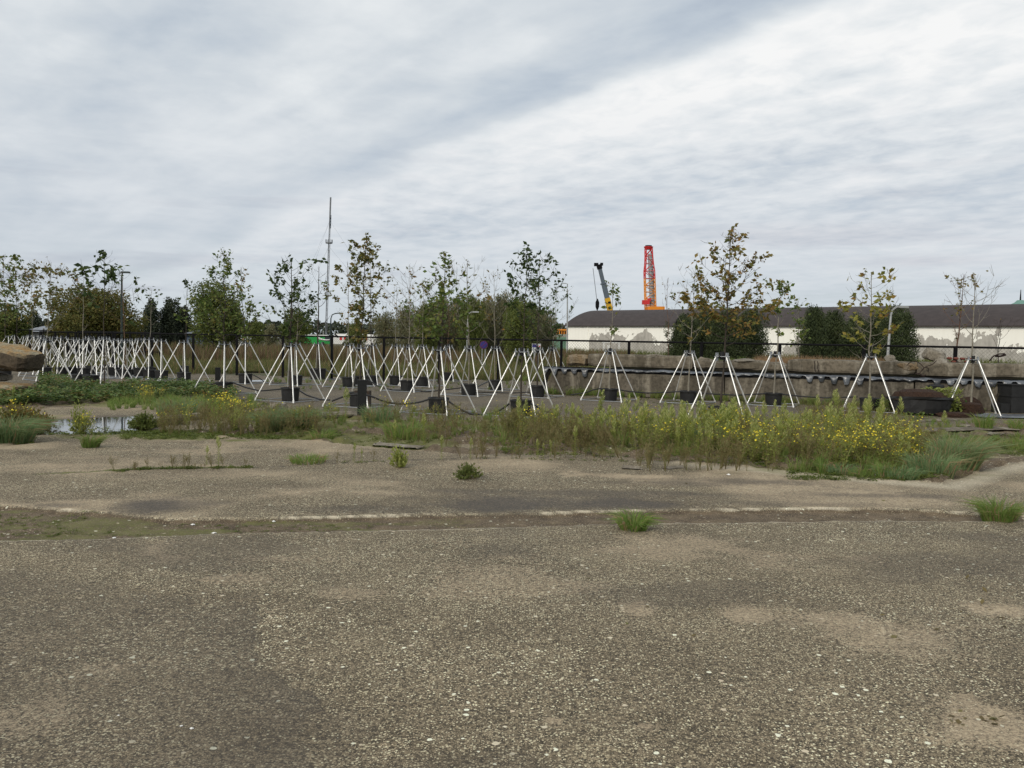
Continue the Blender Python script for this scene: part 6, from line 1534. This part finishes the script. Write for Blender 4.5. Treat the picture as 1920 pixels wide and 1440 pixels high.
for i, (x, y, s) in enumerate([(40, 798, 1.1), (60, 806, 1.0), (160, 812, .75), (172, 813, .7), (20, 812, 1.0)]):
    plant(x, y, RGy[i], WM, s, 'flowering_weed', ['yellow-flowered stems rising from the large bush at left', 'yellow-flowered stems at the right shoulder of the large bush', 'yellow-flowered stems in the puddle edge bush', 'rightmost yellow flowers over the puddle', 'yellow-flowered stems beside the big grass clump at the left edge'][i], 'weed')
single = [(388, 874, .42, 'thin green weed on the slab crack, left one of two'), (410, 876, .62, 'taller thin green weed on the slab crack, right one of two'), (828, 862, .55, 'single green leafy stem on the crack left of the cushion weed'), (664, 866, .42, 'small green weed on the crack, left of the grey-green one'),
          (678, 868, .32, 'tiny shoot beside the small green weed'), (795, 835, .85, 'tall pale fleabane stem in front of the centre pots'), (882, 862, .50, 'green stem right of the single leafy stem'), (1008, 860, .45, 'green stem among red weeds at the slab edge'), (1018, 858, .35, 'shorter green stem beside it'), (1078, 858, .75, 'tall thin fleabane at the slab edge'),
          (1032, 856, .4, 'low green stem left of the tall thin fleabane'), (1770, 830, .95, 'lone pale fleabane spike before the black tub'), (740, 838, .7, 'green spike left of the tall pale fleabane'), (648, 790, 1.15, 'dark green bushy spike left of the tall black post'), (1620, 808, 1.1, 'green spike under the yellow-leaved sapling'), (24, 760, .8, 'pale green weed rising from the brambles at left'), (1432, 815, 1.05, 'bright fleabane spike left of the yellow ragwort'), (1246, 812, 1.0, 'fleabane spike behind the band, left of the nearest right stand')]
for i, (x, y, s, lb) in enumerate(single):
    plant(x, y, proto_fleabane(500 + i, .62), WM, s, 'fleabane_stem', lb, 'weed', rz=i)
DRs = [(700, 866, .5), (864, 860, .75), (900, 862, .7), (912, 861, .65), (893, 860, .8), (960, 858, .5), (975, 858, .55), (1098, 856, .6), (1060, 859, .4), (460, 876, .35), (1400, 884, .45), (1340, 876, .5), (1440, 884, .5), (1225, 870, .3), (632, 870, .45)]
P7 = np.array([G(a, b) for a, b, _ in DRs]); P7[:, 2] = 0; scatter('dry_stems', DR, P7, np.array([c for *_, c in DRs]), WM, 31)
# low line of weeds along the slab crack
P8 = area(210, 470, ip([210, 300, 470], [883, 877, 876]), ip([210, 300, 470], [886, 880, 878]), 130); scatter('crack_weeds', LOW + [DR[0]], P8, rw.uniform(.2, .6, len(P8)), [MT['moss'], MT['moss'], MT['weed_brown']], 32, tilt=0)
P8 = area(640, 1280, ip([640, 900, 1280], [866, 858, 864]), ip([640, 900, 1280], [869, 861, 867]), 60, .45); scatter('crack_weeds', LOW, P8, rw.uniform(.2, .5, len(P8)), [MT['moss']], 33, tilt=0)
# leafy weed by the tub
plant(1766, 777, proto_low(440, 900, .66, .46, .10), [MT['weed_green']], 1.0, 'broadleaf_weed', 'bushy bright green leafy weed between the black tub and the bare sapling', 'weed')
plant(1788, 776, proto_low(441, 260, .30, .36, .09), [MT['ivy']], 1.0, 'broadleaf_weed', 'darker leafy weed right of the bushy bright one', 'weed')
plant(1716, 786, proto_low(442, 160, .16, .40, .07), [MT['leaf_green']], 1.0, 'broadleaf_weed', 'low leafy weed in front of the black tub', 'weed')
plant(1662, 774, proto_low(443, 200, .34, .26, .08), [MT['leaf_green']], 1.0, 'broadleaf_weed', 'leafy weed left of the orange-brown sacking', 'weed')
plant(1862, 772, proto_dry(444, .8), WM, 1.0, 'tall_dry_weed', 'tall brown dry weed against the wall beside the black crate', 'weed')
plant(1848, 768, proto_dry(445, .75), WM, 1.0, 'tall_dry_weed', 'second tall dry weed against the wall, left of its twin', 'weed')
plant(1075, 742, proto_low(446, 160, .30, .30, .05), [MT['fo_green']], 1.0, 'broadleaf_weed', 'green weed at the foot of the wall near its left end', 'weed')

# ------------------------------------------------------------------ loose stones
MT['pebble'] = simple('loose_pebbles', (.40, .37, .31), .8, var=.5, scale=30); MT['white_pebble'] = simple('white_pebble', (.78, .77, .73), .7, var=.1)
def peb(seed):
    r_ = np.random.default_rng(seed); V = np.array([[1, 0, 0], [-1, 0, 0], [0, 1, 0], [0, -1, 0], [0, 0, 1], [0, 0, -.4], [.6, .6, .5], [-.6, .6, .5], [-.6, -.6, .5], [.6, -.6, .5]]) * r_.uniform(.7, 1.1, (10, 1)) * (1, .8, .6)
    Fq = [[4, 9, 0, 6], [4, 6, 2, 7], [4, 7, 1, 8], [4, 8, 3, 9], [0, 5, 2, 6], [2, 5, 1, 7], [1, 5, 3, 8], [3, 5, 0, 9]]
    return V, np.array(Fq), np.zeros(8, int)
PB = [peb(i) for i in range(8)]
Pp = np.vstack([area(-100, 2020, 1000, 1440, 420), area(0, 1920, 870, 1000, 200), area(0, 1920, ip([0, 640, 1920], [970, 975, 962]), ip([0, 640, 1920], [1005, 990, 974]), 420)])
scatter('loose_gravel', PB, Pp + (0, 0, .004), rw.uniform(.0025, .006, len(Pp)), [MT['pebble']], 41, tilt=0)
for i, (x, y, r_, lb) in enumerate([(359, 1368, .0105, 'larger of two white pebbles, lower left'), (340, 1363, .0075, 'smaller white pebble beside the larger one'), (222, 1345, .007, 'small white pebble left of the pair'), (214, 1009, .02, 'white stone at the near edge of the joint, left'),
                                    (361, 978, .022, 'white stone inside the joint, left'), (401, 992, .026, 'flat white stone on the near lip of the joint'), (513, 971, .02, 'white chip on the far lip of the joint'), (1166, 972, .02, 'white chip in the joint left of the grass tuft'), (1366, 892, .03, 'white lump at the edge of the bluish grass'), (1645, 893, .03, 'white chip beside the low bluish grass clump')]):
    V, Q_, M_ = PB[i % 8]; g = Geo(); g.add(V * r_, Q_); o = g.build('white_stone', MT['white_pebble']); p = G(x, y); o.location = (p[0], p[1], float(gz(p[0], p[1])) + .004); tag(o, lb, 'stone', 'white stones lying on the paving')
# dead leaves
Pl = np.vstack([area(0, 900, 820, 860, 30), area(400, 1900, 860, 960, 30), area(1100, 1900, 1080, 1200, 24), area(1780, 1880, 1330, 1360, 16)])
scatter('leaf_litter', [proto_low(i + 700, 1, .006, .01, .05) for i in range(5)], Pl + (0, 0, .008), rw.uniform(.5, 1, len(Pl)), [MT['weed_brown']], 43, tilt=0)
